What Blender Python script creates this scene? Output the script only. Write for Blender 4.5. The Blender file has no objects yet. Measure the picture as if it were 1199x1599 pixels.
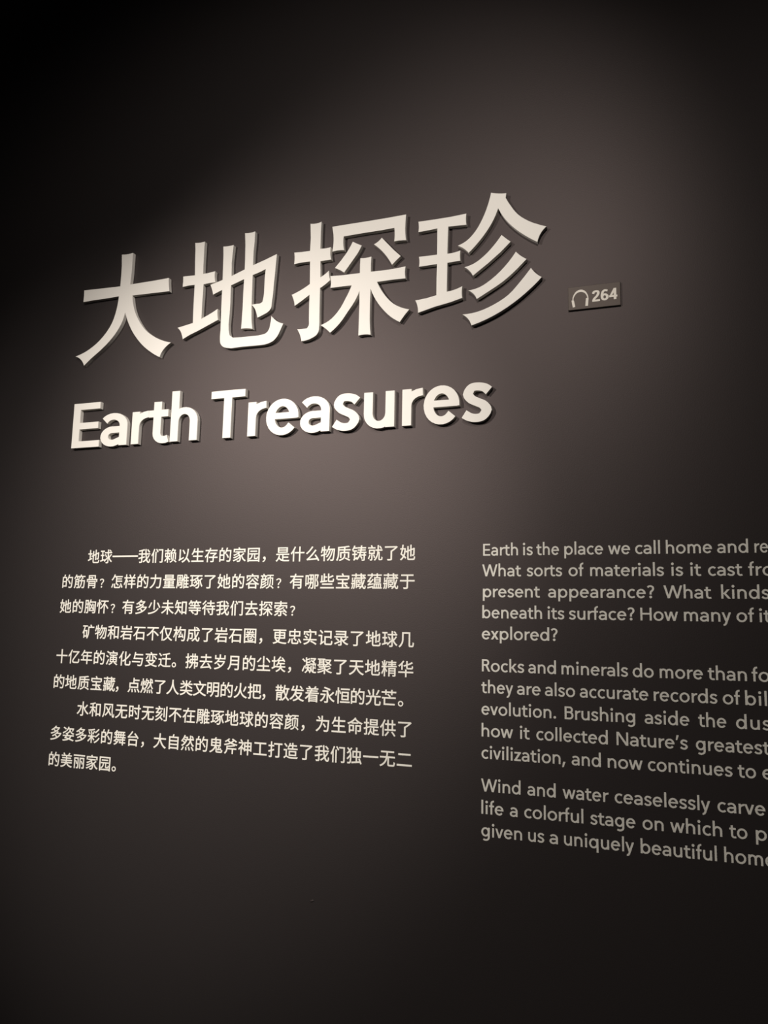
import bpy, bmesh, math
from mathutils import Vector, Matrix
from mathutils.geometry import delaunay_2d_cdt

# All lettering is laid out in "em" units of the small Chinese text; wall plane is y = 0,
# the room is on the -y side.  EM turns them into metres, FLOOR is the floor height in em.
EM = 0.033
FLOOR = -49.9
scene = bpy.context.scene
col = scene.collection

def W(x, y, z):
    return Vector((x * EM, y * EM, (z - FLOOR) * EM))

# ------------------------------------------------------------------ camera
cam_d = bpy.data.cameras.new('camera')
cam = bpy.data.objects.new('camera', cam_d)
col.objects.link(cam)
cam_d.sensor_fit = 'VERTICAL'
cam_d.sensor_height = 24.0
cam_d.lens = 24.0 * 1261.46 / 1599.0
cam_d.clip_start = 0.05
YAW, PITCH, ROLL = 0.34243, 0.14463, -0.02048
R3 = Matrix.Rotation(YAW, 3, 'Z') @ Matrix.Rotation(PITCH, 3, 'X') @ Matrix.Rotation(ROLL, 3, 'Y') @ Matrix.Rotation(math.pi / 2, 3, 'X')
cam.matrix_world = Matrix.Translation(W(38.776, -44.270, -4.441)) @ R3.to_4x4()
scene.camera = cam

# ------------------------------------------------------------------ world: a dark gallery
world = bpy.data.worlds.new('world')
scene.world = world
world.use_nodes = True
bg = world.node_tree.nodes['Background']
bg.inputs['Color'].default_value = (1.0, 0.90, 0.95, 1)
bg.inputs['Strength'].default_value = 0.004

# ------------------------------------------------------------------ gallery spotlights on the ceiling track
def spot(name, loc, aim, power, angle, blend, colour, size):
    d = bpy.data.lights.new(name, 'SPOT')
    d.energy = power; d.spot_size = math.radians(angle); d.spot_blend = blend
    d.color = colour; d.shadow_soft_size = size
    o = bpy.data.objects.new(name, d)
    col.objects.link(o)
    o.location = loc
    o.rotation_euler = (aim - loc).to_track_quat('-Z', 'Y').to_euler()
    return o

spot('gallery_spotlight', W(31.3, -92.3, 38.0), W(7.3, 0, -2.0), 338, 30.2, 1.00, (1.0, 0.93, 0.87), 0.03)
spot('gallery_spotlight', W(-16.8, -68.0, 32.0), W(50.0, 0, -21.7), 184, 69.0, 0.68, (1.0, 0.93, 0.87), 0.03)
spot('gallery_spotlight', W(35.2, -46.8, 37.3), W(15.3, 0, 15.4), 52, 65.6, 1.00, (1.0, 0.93, 0.87), 0.03)

scene.view_settings.view_transform = 'Standard'
scene.view_settings.look = 'None'
scene.view_settings.exposure = 0.0
scene.view_settings.gamma = 1.0
scene.view_settings.use_curve_mapping = False

# ------------------------------------------------------------------ materials
def material(name, base, rough, spec=0.5, tint=(1, 1, 1), noise=None, bump=None, var=0.06, metallic=0.0):
    m = bpy.data.materials.new(name)
    m.use_nodes = True
    nt = m.node_tree; N = nt.nodes; L = nt.links
    b = N['Principled BSDF']
    b.inputs['Base Color'].default_value = (*base, 1)
    b.inputs['Roughness'].default_value = rough
    b.inputs['Specular IOR Level'].default_value = spec
    b.inputs['Metallic'].default_value = metallic
    b.inputs['Specular Tint'].default_value = (*tint, 1)
    tc = N.new('ShaderNodeTexCoord')
    if noise:
        n = N.new('ShaderNodeTexNoise'); n.inputs['Scale'].default_value = noise; n.inputs['Detail'].default_value = 4
        L.new(tc.outputs['Object'], n.inputs['Vector'])
        mx = N.new('ShaderNodeMix'); mx.data_type = 'RGBA'
        mx.inputs[6].default_value = (*[c * (1 - var) for c in base], 1)
        mx.inputs[7].default_value = (*[c * (1 + var) for c in base], 1)
        L.new(n.outputs['Fac'], mx.inputs[0]); L.new(mx.outputs[2], b.inputs['Base Color'])
    if bump:
        n2 = N.new('ShaderNodeTexNoise'); n2.inputs['Scale'].default_value = bump[0]; n2.inputs['Detail'].default_value = 3
        L.new(tc.outputs['Object'], n2.inputs['Vector'])
        bp = N.new('ShaderNodeBump'); bp.inputs['Strength'].default_value = bump[1]; bp.inputs['Distance'].default_value = 0.001
        L.new(n2.outputs['Fac'], bp.inputs['Height']); L.new(bp.outputs['Normal'], b.inputs['Normal'])
    return m

M_WALL = material('dark_taupe_wall_paint', (0.0180, 0.0162, 0.0160), 0.506, 0.589, tint=(1.0, 0.81, 0.775), noise=3.0, bump=(420, 0.10))
M_FLOOR = material('dark_gallery_floor', (0.03, 0.028, 0.028), 0.5, 0.4, noise=6.0)
M_RAISED = material('cream_letter_paint', (0.82, 0.785, 0.72), 0.45, 0.3, noise=8.0, var=0.02)
M_PRINT = material('cream_vinyl_lettering', (0.80, 0.775, 0.69), 0.6, 0.2, noise=8.0, var=0.02)
M_TAG = material('grey_tag_plate', (0.062, 0.053, 0.046), 0.5, 0.5, tint=(1.0, 0.82, 0.74), noise=90.0, var=0.06)
M_TAGINK = material('pale_tag_print', (0.80, 0.75, 0.66), 0.5, 0.3, noise=8.0, var=0.02)

# ------------------------------------------------------------------ objects helpers
def link(name, me, parent=None, loc=(0, 0, 0), rot=(0, 0, 0), scale=(1, 1, 1)):
    o = bpy.data.objects.new(name, me)
    o.location = loc; o.rotation_euler = rot; o.scale = scale
    if parent: o.parent = parent
    col.objects.link(o)
    return o

def thing(o, label, cat, group=None):
    o['label'] = label; o['category'] = cat
    if group: o['group'] = group
    return o

def box_mesh(name, a, b, mat, bevel=0.0):
    bm = bmesh.new()
    bmesh.ops.create_cube(bm, size=1)
    for v in bm.verts:
        v.co = Vector([(a[i] + b[i]) / 2 + v.co[i] * (b[i] - a[i]) for i in range(3)])
    if bevel:
        bmesh.ops.bevel(bm, geom=bm.edges[:], offset=bevel, segments=2, affect='EDGES', profile=0.5)
    me = bpy.data.meshes.new(name); bm.to_mesh(me); bm.free()
    me.materials.append(mat)
    return me

def area2(P):
    return sum(P[i - 1][0] * P[i][1] - P[i][0] * P[i - 1][1] for i in range(len(P)))

def outline_mesh(name, contours, depth, mat, origin=(0, 0), scale=1.0, bevel=0.0, back=0.0):
    """Nonzero-winding union of closed contours -> a solid plate: front face at y=-depth, back at y=-back.
    Coordinates in em, mesh in metres, origin = the local (0,0)."""
    V, E = [], []
    for P in contours:
        k, n = len(V), len(P)
        V += [Vector(p) for p in P]
        E += [(k + i, k + (i + 1) % n) for i in range(n)]
    ov, oe, of, _, _, _ = delaunay_2d_cdt(V, E, [], 0, 1e-5)
    def winding(x, y):
        wn = 0
        for P in contours:
            ax, ay = P[-1]
            for bx, by in P:
                if (ay <= y) != (by <= y):
                    side = (bx - ax) * (y - ay) - (x - ax) * (by - ay)
                    if by > ay and side > 0: wn += 1
                    elif by < ay and side < 0: wn -= 1
                ax, ay = bx, by
        return wn
    keep = [f for f in of if winding(sum(ov[i][0] for i in f) / 3, sum(ov[i][1] for i in f) / 3) > 0]
    used = {}
    bm = bmesh.new()
    def vv(i):
        if i not in used:
            p = ov[i]
            used[i] = bm.verts.new(((p[0] - origin[0]) * scale * EM, -depth * EM, (p[1] - origin[1]) * scale * EM))
        return used[i]
    for f in keep:
        fs = [vv(i) for i in f]
        try:
            bm.faces.new(fs)
        except ValueError:
            pass
    bm.normal_update()
    for f in bm.faces:
        if f.normal.y > 0: f.normal_flip()
    if len(keep) > 8:
        bmesh.ops.dissolve_limit(bm, angle_limit=0.001, verts=bm.verts[:], edges=bm.edges[:])
    # side walls
    edges = [e for e in bm.edges if len(e.link_faces) == 1]
    bverts = {v for e in edges for v in e.verts}
    dy = (depth - back) * EM
    def ring(move_y, inset=0.0):
        m = {}
        for v in bverts:
            m[v] = bm.verts.new(v.co + Vector((0, move_y, 0)))
        return m
    lay = ring(dy)
    loops = [(e.link_loops[0].vert, e.link_loops[0].link_loop_next.vert) for e in edges]
    for a, b in loops:
        bm.faces.new((b, a, lay[a], lay[b]))
    if bevel:
        bmesh.ops.bevel(bm, geom=[e for e in edges if e.is_valid], offset=bevel * EM, segments=1, affect='EDGES', clamp_overlap=True)
    me = bpy.data.meshes.new(name)
    bm.to_mesh(me); bm.free()
    me.materials.append(mat)
    return me

# ------------------------------------------------------------------ the setting
def structure(name, me):
    o = link(name, me); o['kind'] = 'structure'
    return o

z0 = W(0, 0, FLOOR).z
wall = structure('wall_back', box_mesh('wall_back', (-3.2, 0.0, 0.0), (4.2, 0.15, 3.8), M_WALL))
floor = structure('floor', box_mesh('floor', (-3.2, -3.6, -0.1), (4.2, 0.15, 0.0), M_FLOOR))

# ------------------------------------------------------------------ a humanist geometric alphabet drawn with strokes
# each glyph is a union of stroke quads; units: x-height .5, cap height .708, ascender .768
XH, CAP, ASC, DSC = 0.5, 0.708, 0.768, -0.215

class Pen:
    def __init__(self, w, wh):
        self.w, self.wh, self.C = w, wh, []
    def path(self, P):
        P = [Vector(p) for p in P]
        Q = [P[0]]
        for p in P[1:]:
            if (p - Q[-1]).length > 1e-4: Q.append(p)
        P = Q; n = len(P); off = []
        for i in range(n):
            d1 = (P[i] - P[i - 1]).normalized() if i else None
            d2 = (P[i + 1] - P[i]).normalized() if i < n - 1 else None
            d1 = d1 or d2; d2 = d2 or d1
            t = (d1 + d2).normalized(); nn = Vector((-t.y, t.x))
            k = 1 / max(0.5, nn.dot(Vector((-d1.y, d1.x))))
            hw = math.hypot(nn.x * self.w / 2, nn.y * self.wh / 2) * k
            off.append((P[i] + nn * hw, P[i] - nn * hw))
        for (a, b), (c, d) in zip(off, off[1:]):
            self.poly(b, d, c, a)
    def poly(self, *P):
        P = [Vector(p) for p in P]
        self.C.append(P if area2(P) > 0 else P[::-1])
    def disc(self, cx, cy, r):
        self.C.append([Vector((cx + r * math.cos(a * math.pi / 8), cy + r * math.sin(a * math.pi / 8))) for a in range(16)])
    def slant(self, xb, yb, xt, yt, wd):          # diagonal bar with level ends
        self.poly((xb, yb), (xb + wd, yb), (xt + wd, yt), (xt, yt))

def arc(cx, cy, rx, ry, a0, a1, n=None):
    n = n or max(3, int(abs(a1 - a0) / 13))
    return [(cx + rx * math.cos(math.radians(a0 + (a1 - a0) * i / n)), cy + ry * math.sin(math.radians(a0 + (a1 - a0) * i / n))) for i in range(n + 1)]

def spline(P, k=4):
    P = [Vector(p) for p in P]; out = []
    for i in range(len(P) - 1):
        a, b, c, d = P[max(i - 1, 0)], P[i], P[i + 1], P[min(i + 2, len(P) - 1)]
        for m in range(k):
            t = m / k
            out.append(0.5 * (2 * b + (c - a) * t + (2 * a - 5 * b + 4 * c - d) * t * t + (3 * b - a - 3 * c + d) * t ** 3))
    return out + [P[-1]]

def glyph(ch, w):
    """returns (contours, ink width)"""
    wh = w * (0.80 if w > 0.125 else 0.86); o = 0.012
    p = Pen(w, wh); h = w / 2; v = wh / 2
    def stem(x, y0, y1): p.poly((x, y0), (x + w, y0), (x + w, y1), (x, y1))
    def bar(x0, x1, yc, t=None):
        t = (t or wh) / 2; p.poly((x0, yc - t), (x1, yc - t), (x1, yc + t), (x0, yc + t))
    def bowl(x0, x1, y0=-o, y1=XH + o, a0=0, a1=360):
        p.path(arc((x0 + x1) / 2, (y0 + y1) / 2, (x1 - x0) / 2 - h, (y1 - y0) / 2 - v, a0, a1))
    def arch(x0, x1, yb=0.0):                      # shoulder springing from a stem at x0 and coming down at x1
        rx = (x1 - x0 - w) / 2; cy = XH + o - 0.215
        p.path(arc((x0 + x1) / 2, cy, rx, 0.215 - v, 180, 0) + [(x1 - h, yb)])
    if ch == 'a':
        W_ = 0.45
        rx = 0.20 - h * 0.35; cx = W_ - h - rx
        p.path([(W_ - h, 0), (W_ - h, 0.31)] + arc(cx, 0.31, rx, XH + o - v - 0.31, 8, 146))
        p.path([(W_ - h, 0.305 - v)] + arc(0.20, (0.305 - o) / 2, 0.20 - h, (0.305 + o) / 2 - v, 80, 290) + [(W_ - h, 0.10)])
        return p.C, W_
    if ch in 'bpdq':
        W_ = 0.52
        right = ch in 'dq'
        y0, y1 = {'b': (0, ASC), 'd': (0, ASC), 'p': (DSC, XH), 'q': (DSC, XH)}[ch]
        stem(W_ - w if right else 0, y0, y1)
        bowl(0, W_ - 0.015) if right else bowl(0.015, W_)
        return p.C, W_
    if ch == 'c':
        p.path(arc(0.255, XH / 2, 0.255 - h, XH / 2 + o - v, 48, 312)); return p.C, 0.43
    if ch == 'e':
        W_ = 0.50; cx = W_ / 2; rx = cx - h; ry = XH / 2 + o - v
        p.path(arc(cx, XH / 2, rx, ry, 323, 8, 26) + [(W_ - h, 0.225)])
        bar(h, W_ - h * 0.4, 0.268, wh * 0.84)
        return p.C, W_
    if ch == 'f':
        stem(0.075, 0, 0.56); p.path([(0.075 + h, 0.55)] + arc(0.075 + h + 0.13, 0.60, 0.13, ASC + 0.005 - v - 0.60, 180, 82))
        bar(0, 0.28, XH - v); return p.C, 0.30
    if ch == 'g':
        W_ = 0.50; bowl(0, W_ - 0.01, 0.01)
        p.path([(W_ - h, XH), (W_ - h, -0.03)] + arc(W_ - h - 0.185, -0.03, 0.185, 0.185 - v + 0.01, 0, -136))
        return p.C, W_
    if ch in 'hn':
        stem(0, 0, ASC if ch == 'h' else XH); arch(0, 0.455); return p.C, 0.455
    if ch == 'm':
        stem(0, 0, XH); arch(0, 0.415); arch(0.415 - w, 0.83 - w); return p.C, 0.83 - w
    if ch in 'il':
        if ch == 'l': stem(0, 0, ASC); return p.C, w
        stem(0.012, 0, XH); p.disc(0.012 + h, 0.665, 0.074); return p.C, w + 0.024
    if ch == 'k':
        stem(0, 0, ASC); p.slant(w * 0.6, 0.235, 0.30, XH, w * 1.22); p.slant(0.335, 0, w * 0.95, 0.285, w * 1.25); return p.C, 0.335 + w * 1.25
    if ch == 'o':
        bowl(0, 0.53); return p.C, 0.53
    if ch == 'r':
        stem(0, 0, XH)
        p.path(arc(0.295, XH + 0.004 - 0.235, 0.295 - h, 0.235 - v, 180, 96) + [(0.295, XH + 0.004 - v)])
        return p.C, 0.295
    if ch == 's':
        W_ = 0.39; t = XH + o - v; b = -o + v; l = h + 0.012; r = W_ - h
        p.path(spline([(W_ - 0.035, 0.392), (0.295, t - 0.020), (0.205, t), (0.125, t - 0.014), (l, 0.365), (l + 0.045, 0.295), (0.20, 0.253), (r - 0.045, 0.212), (r, 0.14),
                       (r - 0.055, b + 0.018), (0.185, b), (0.100, b + 0.018), (0.026, 0.104)]))
        return p.C, W_
    if ch == 't':
        stem(0.082, 0.15, 0.625); bar(0, 0.335, XH - v)
        p.path([(0.082 + h, 0.2), (0.082 + h, 0.15)] + arc(0.082 + h + 0.115, 0.15, 0.115, 0.15 + o - v, 180, 270) + [(0.30, -o + v + 0.002), (0.345, v + 0.004)])
        return p.C, 0.345
    if ch == 'u':
        W_ = 0.45; stem(W_ - w, 0, XH); rx = (W_ - w) / 2; cy = 0.203
        p.path([(h, XH), (h, cy)] + arc(W_ / 2, cy, rx, 0.215 - v, 180, 360)); return p.C, W_
    if ch in 'vy':
        W_ = 0.47; g = w * 1.04; m = W_ / 2
        p.slant(m - g / 2, 0, 0, XH, g)
        if ch == 'v': p.slant(m - g / 2, 0, W_ - g, XH, g)
        else:
            k = (W_ / 2 - g / 2) / XH
            p.slant(m - g / 2 - k * 0.13, -0.13, W_ - g, XH, g)
            p.path([(m - k * 0.10, -0.10)] + arc(m - k * 0.1 - 0.10, -0.085, 0.095, 0.13 - v, -12, -105))
        return p.C, W_
    if ch == 'w':
        W_ = 0.72; g = w * 1.0; a = 0.20; m = W_ / 2
        p.slant(a - g / 2, 0, 0, XH, g); p.slant(a - g / 2, 0, m - g / 2, XH, g)
        p.slant(W_ - a - g / 2, 0, m - g / 2, XH, g); p.slant(W_ - a - g / 2, 0, W_ - g, XH, g); return p.C, W_
    if ch == 'x':
        W_ = 0.46; g = w * 1.2; p.slant(0, 0, W_ - g, XH, g); p.slant(W_ - g, 0, 0, XH, g); return p.C, W_
    if ch == 'z':
        W_ = 0.40; bar(0.01, W_, XH - v); bar(0, W_, v); p.slant(0, v, W_ - w * 1.25, XH - v, w * 1.25); return p.C, W_
    if ch == 'E':
        W_ = 0.475 + (0.045 if w > 0.13 else 0)
        stem(0, 0, CAP); t = w * 0.80
        bar(0, W_ - 0.02, CAP - t / 2, t); bar(0, W_ - 0.035, 0.345, t); bar(0, W_, t / 2, t); return p.C, W_
    if ch == 'T':
        W_ = 0.56; t = w * 0.86; bar(0, W_, CAP - t / 2, t); stem(W_ / 2 - h, 0, CAP); return p.C, W_
    if ch == 'H':
        W_ = 0.60; stem(0, 0, CAP); stem(W_ - w, 0, CAP); bar(0, W_, 0.375); return p.C, W_
    if ch == 'N':
        W_ = 0.63; stem(0, 0, CAP); stem(W_ - w, 0, CAP); p.slant(W_ - w * 1.25, 0, 0, CAP, w * 1.25); return p.C, W_
    if ch == 'W':
        W_ = 0.98; g = w * 1.05; a = 0.265; m = W_ / 2
        p.slant(a - g / 2, 0, 0, CAP, g); p.slant(a - g / 2, 0, m - g / 2, CAP, g)
        p.slant(W_ - a - g / 2, 0, m - g / 2, CAP, g); p.slant(W_ - a - g / 2, 0, W_ - g, CAP, g); return p.C, W_
    if ch in 'RB':
        y = 0.325 if ch == 'R' else 0.345
        W_ = 0.47 if ch == 'R' else 0.49; stem(0, 0, CAP); r = (CAP - y) / 2
        p.path([(h, CAP - v)] + arc(W_ - 0.03 - r, CAP - r, r - h, r - v, 90, -90) + [(h, y + v)])
        if ch == 'R': p.slant(W_ + 0.03 - w * 1.15, 0, 0.17, y + wh, w * 1.15); return p.C, W_ + 0.03
        r = (y + wh) / 2
        p.path([(h, y + wh - v)] + arc(W_ - r, r, r - h, r - v, 90, -90) + [(h, v)]); return p.C, W_
    if ch == '?':
        p.path(spline([(0.03, 0.60), (0.10, 0.655), (0.19, CAP + o - v - 0.004), (0.29, 0.63), (0.325, 0.53), (0.28, 0.43), (0.205, 0.36), (0.185, 0.29), (0.185, 0.20)]))
        p.disc(0.185, 0.065, 0.076); return p.C, 0.385
    if ch == '.': p.disc(0.076, 0.066, 0.076); return p.C, 0.152
    if ch == ',': p.poly((0.0, -0.15), (0.09, -0.15), (0.19, 0.14), (0.06, 0.14)); return p.C, 0.19
    if ch == "'": p.poly((0.0, 0.46), (0.08, 0.46), (0.17, CAP + 0.01), (0.05, CAP + 0.01)); return p.C, 0.17
    if ch == '2':
        p.path(spline([(0.06, 0.50), (0.10, 0.60), (0.20, CAP - v), (0.34, 0.62), (0.36, 0.49), (0.28, 0.34), (0.14, 0.20), (0.08, 0.10)]))
        bar(0.0, 0.46, v); return p.C, 0.46
    if ch == '6':
        bowl(0, 0.46, 0, 0.44); p.path(spline([(0.40, 0.60), (0.31, CAP - v - 0.02), (0.22, CAP - v - 0.01), (0.12, 0.55), (h, 0.38), (h, 0.22)])); return p.C, 0.46
    if ch == '4':
        stem(0.27, 0, CAP); bar(0, 0.48, 0.21); p.slant(0.0, 0.20, 0.27, CAP, w * 0.95); return p.C, 0.48
    raise KeyError(ch)

PART_NAME = {'.': 'full_stop', ',': 'comma', '?': 'question_mark', "'": 'apostrophe', '。': 'full_stop', '，': 'comma', '？': 'question_mark', '—': 'dash'}

# ------------------------------------------------------------------ raised Chinese title
DEPTH = 0.30
def parse(s):
    return [Vector(tuple(map(float, q.split(',')))) for q in s.split()]
TITLE_da = [
    "3.256,21.131 3.437,21.107 3.617,21.095 3.794,21.093 3.928,21.099 4.060,21.112 4.190,21.131 4.196,20.485 4.186,19.704 4.132,18.814 4.850,18.821 6.149,18.837 7.256,18.883 7.264,18.712 7.275,18.539 7.292,18.367 7.357,17.917 6.299,17.943 5.263,17.965 4.390,17.981 4.409,17.793 4.438,17.604 4.478,17.414 4.550,17.145 4.643,16.876 4.758,16.612 4.876,16.388 5.010,16.169 5.155,15.955 5.301,15.753 5.457,15.556 5.630,15.371 5.828,15.196 6.042,15.035 6.264,14.887 6.492,14.749 6.728,14.624 6.968,14.513 7.223,14.413 7.481,14.329 7.741,14.261 7.599,14.181 7.465,14.090 7.341,13.989 7.241,13.893 7.149,13.791 7.069,13.681 7.004,13.568 6.951,13.448 6.909,13.324 6.721,13.423 6.536,13.528 6.354,13.639 6.106,13.802 5.865,13.975 5.634,14.161 5.403,14.374 5.186,14.599 4.981,14.833 4.789,15.073 4.609,15.321 4.446,15.576 4.313,15.815 4.194,16.060 4.083,16.306 3.865,16.831 3.825,16.614 3.769,16.401 3.696,16.196 3.576,15.943 3.431,15.704 3.269,15.473 3.094,15.253 2.903,15.043 2.701,14.842 2.462,14.627 2.210,14.423 1.951,14.225 1.273,13.752 0.725,13.303 0.696,13.379 0.660,13.455 0.616,13.530 0.566,13.602 0.510,13.671 0.436,13.749 0.353,13.822 0.263,13.888 0.200,13.925 0.135,13.959 0.068,13.989 -0.001,14.015 -0.071,14.036 0.220,14.110 0.501,14.199 0.771,14.303 1.076,14.449 1.362,14.615 1.632,14.797 1.903,15.011 2.153,15.243 2.379,15.492 2.557,15.721 2.717,15.961 2.854,16.213 2.972,16.502 3.063,16.803 3.136,17.110 3.193,17.422 3.233,17.739 3.254,18.060 2.255,18.035 1.169,18.035 0.256,18.004 0.268,18.478 0.251,18.877 1.280,18.842 2.370,18.805 3.311,18.787 3.329,19.662 3.317,20.372",
]
TITLE_di = [
    "9.188,21.121 9.334,21.097 9.480,21.083 9.623,21.079 9.729,21.084 9.833,21.093 9.935,21.109 9.935,20.288 9.928,19.456 9.942,18.813 10.102,18.812 10.260,18.815 10.416,18.824 10.566,18.837 10.715,18.855 10.861,18.877 10.844,18.755 10.837,18.631 10.842,18.505 10.859,18.369 10.889,18.233 10.930,18.097 10.459,18.092 10.012,18.060 10.015,17.341 9.999,16.523 9.994,15.671 10.430,15.843 10.824,16.019 11.199,16.218 11.195,16.101 11.196,15.983 11.203,15.864 11.219,15.727 11.243,15.589 11.275,15.452 10.631,15.193 9.839,14.875 9.199,14.649 9.009,14.568 8.822,14.481 8.639,14.389 8.613,14.512 8.577,14.635 8.533,14.757 8.499,14.837 8.462,14.916 8.418,14.992 8.350,15.082 8.272,15.165 8.185,15.241 8.743,15.329 9.354,15.447 9.346,16.228 9.339,17.126 9.326,18.118 9.154,18.122 8.983,18.121 8.812,18.117 8.398,18.087 8.408,18.206 8.414,18.327 8.416,18.448 8.412,18.575 8.404,18.702 8.391,18.831 8.851,18.807 9.308,18.799 9.267,19.851 9.236,20.617",
    "11.391,20.530 11.536,20.515 11.679,20.506 11.821,20.504 11.937,20.508 12.052,20.516 12.165,20.529 12.131,19.972 12.086,19.306 12.119,18.409 12.119,17.669 12.135,16.489 12.119,15.758 12.102,15.394 12.088,15.031 12.115,14.665 12.139,14.540 12.166,14.416 12.199,14.293 12.445,14.107 13.074,14.070 13.852,14.060 14.085,14.057 14.318,14.058 14.543,14.079 14.649,14.095 14.752,14.116 14.846,14.154 14.890,14.185 14.930,14.221 14.966,14.261 14.998,14.304 15.027,14.348 15.075,14.456 15.103,14.574 15.126,14.694 15.157,14.879 15.174,15.068 15.177,15.260 15.252,15.176 15.332,15.095 15.416,15.018 15.503,14.943 15.594,14.872 15.690,14.809 15.807,14.748 15.928,14.699 16.051,14.662 15.865,14.257 15.802,14.119 15.736,13.982 15.656,13.854 15.581,13.761 15.498,13.674 15.403,13.598 15.265,13.524 15.114,13.471 14.955,13.431 14.733,13.401 14.502,13.396 14.269,13.395 13.108,13.420 12.742,13.406 12.373,13.395 12.008,13.459 11.909,13.491 11.812,13.529 11.724,13.581 11.683,13.615 11.645,13.653 11.610,13.693 11.580,13.736 11.554,13.780 11.520,13.876 11.506,13.976 11.497,14.076 11.485,14.296 11.493,14.513 11.500,14.732 11.473,16.200 11.467,17.456 11.465,18.199 11.443,19.321 11.433,19.922",
    "12.983,21.231 13.130,21.210 13.277,21.200 13.421,21.201 13.527,21.209 13.632,21.223 13.734,21.243 13.728,20.558 13.685,19.822 13.686,19.009 13.694,18.052 13.705,17.027 13.720,15.934 13.756,15.207 13.781,14.987 13.813,14.767 13.851,14.548 13.713,14.583 13.574,14.610 13.436,14.629 13.297,14.641 13.158,14.644 13.022,14.638 13.051,15.287 13.068,16.011 13.059,17.108 13.085,18.133 13.080,19.316 13.047,20.436",
    "10.549,17.960 11.029,18.070 11.506,18.193 12.137,18.370 13.073,18.688 13.769,18.924 14.537,19.148 15.389,19.430 15.361,18.850 15.316,18.128 15.271,17.408 15.227,16.691 15.176,16.121 15.165,16.000 15.152,15.879 15.116,15.769 15.065,15.696 15.003,15.633 14.933,15.575 14.817,15.506 14.689,15.453 14.558,15.403 14.434,15.355 14.307,15.309 14.179,15.267 14.154,15.379 14.122,15.491 14.086,15.602 14.049,15.705 14.007,15.808 13.955,15.907 13.883,16.008 13.800,16.103 13.708,16.190 14.134,16.211 14.213,16.209 14.292,16.207 14.365,16.219 14.396,16.232 14.426,16.248 14.453,16.267 14.478,16.288 14.500,16.311 14.524,16.416 14.545,16.522 14.562,16.629 14.580,16.843 14.584,17.061 14.586,17.279 14.594,17.933 14.629,18.513 14.484,18.455 14.336,18.402 14.186,18.353 13.724,18.232 13.067,18.025 12.171,17.736 11.465,17.493 10.793,17.244 10.773,17.346 10.749,17.449 10.719,17.551 10.671,17.689 10.614,17.825",
]
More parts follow.
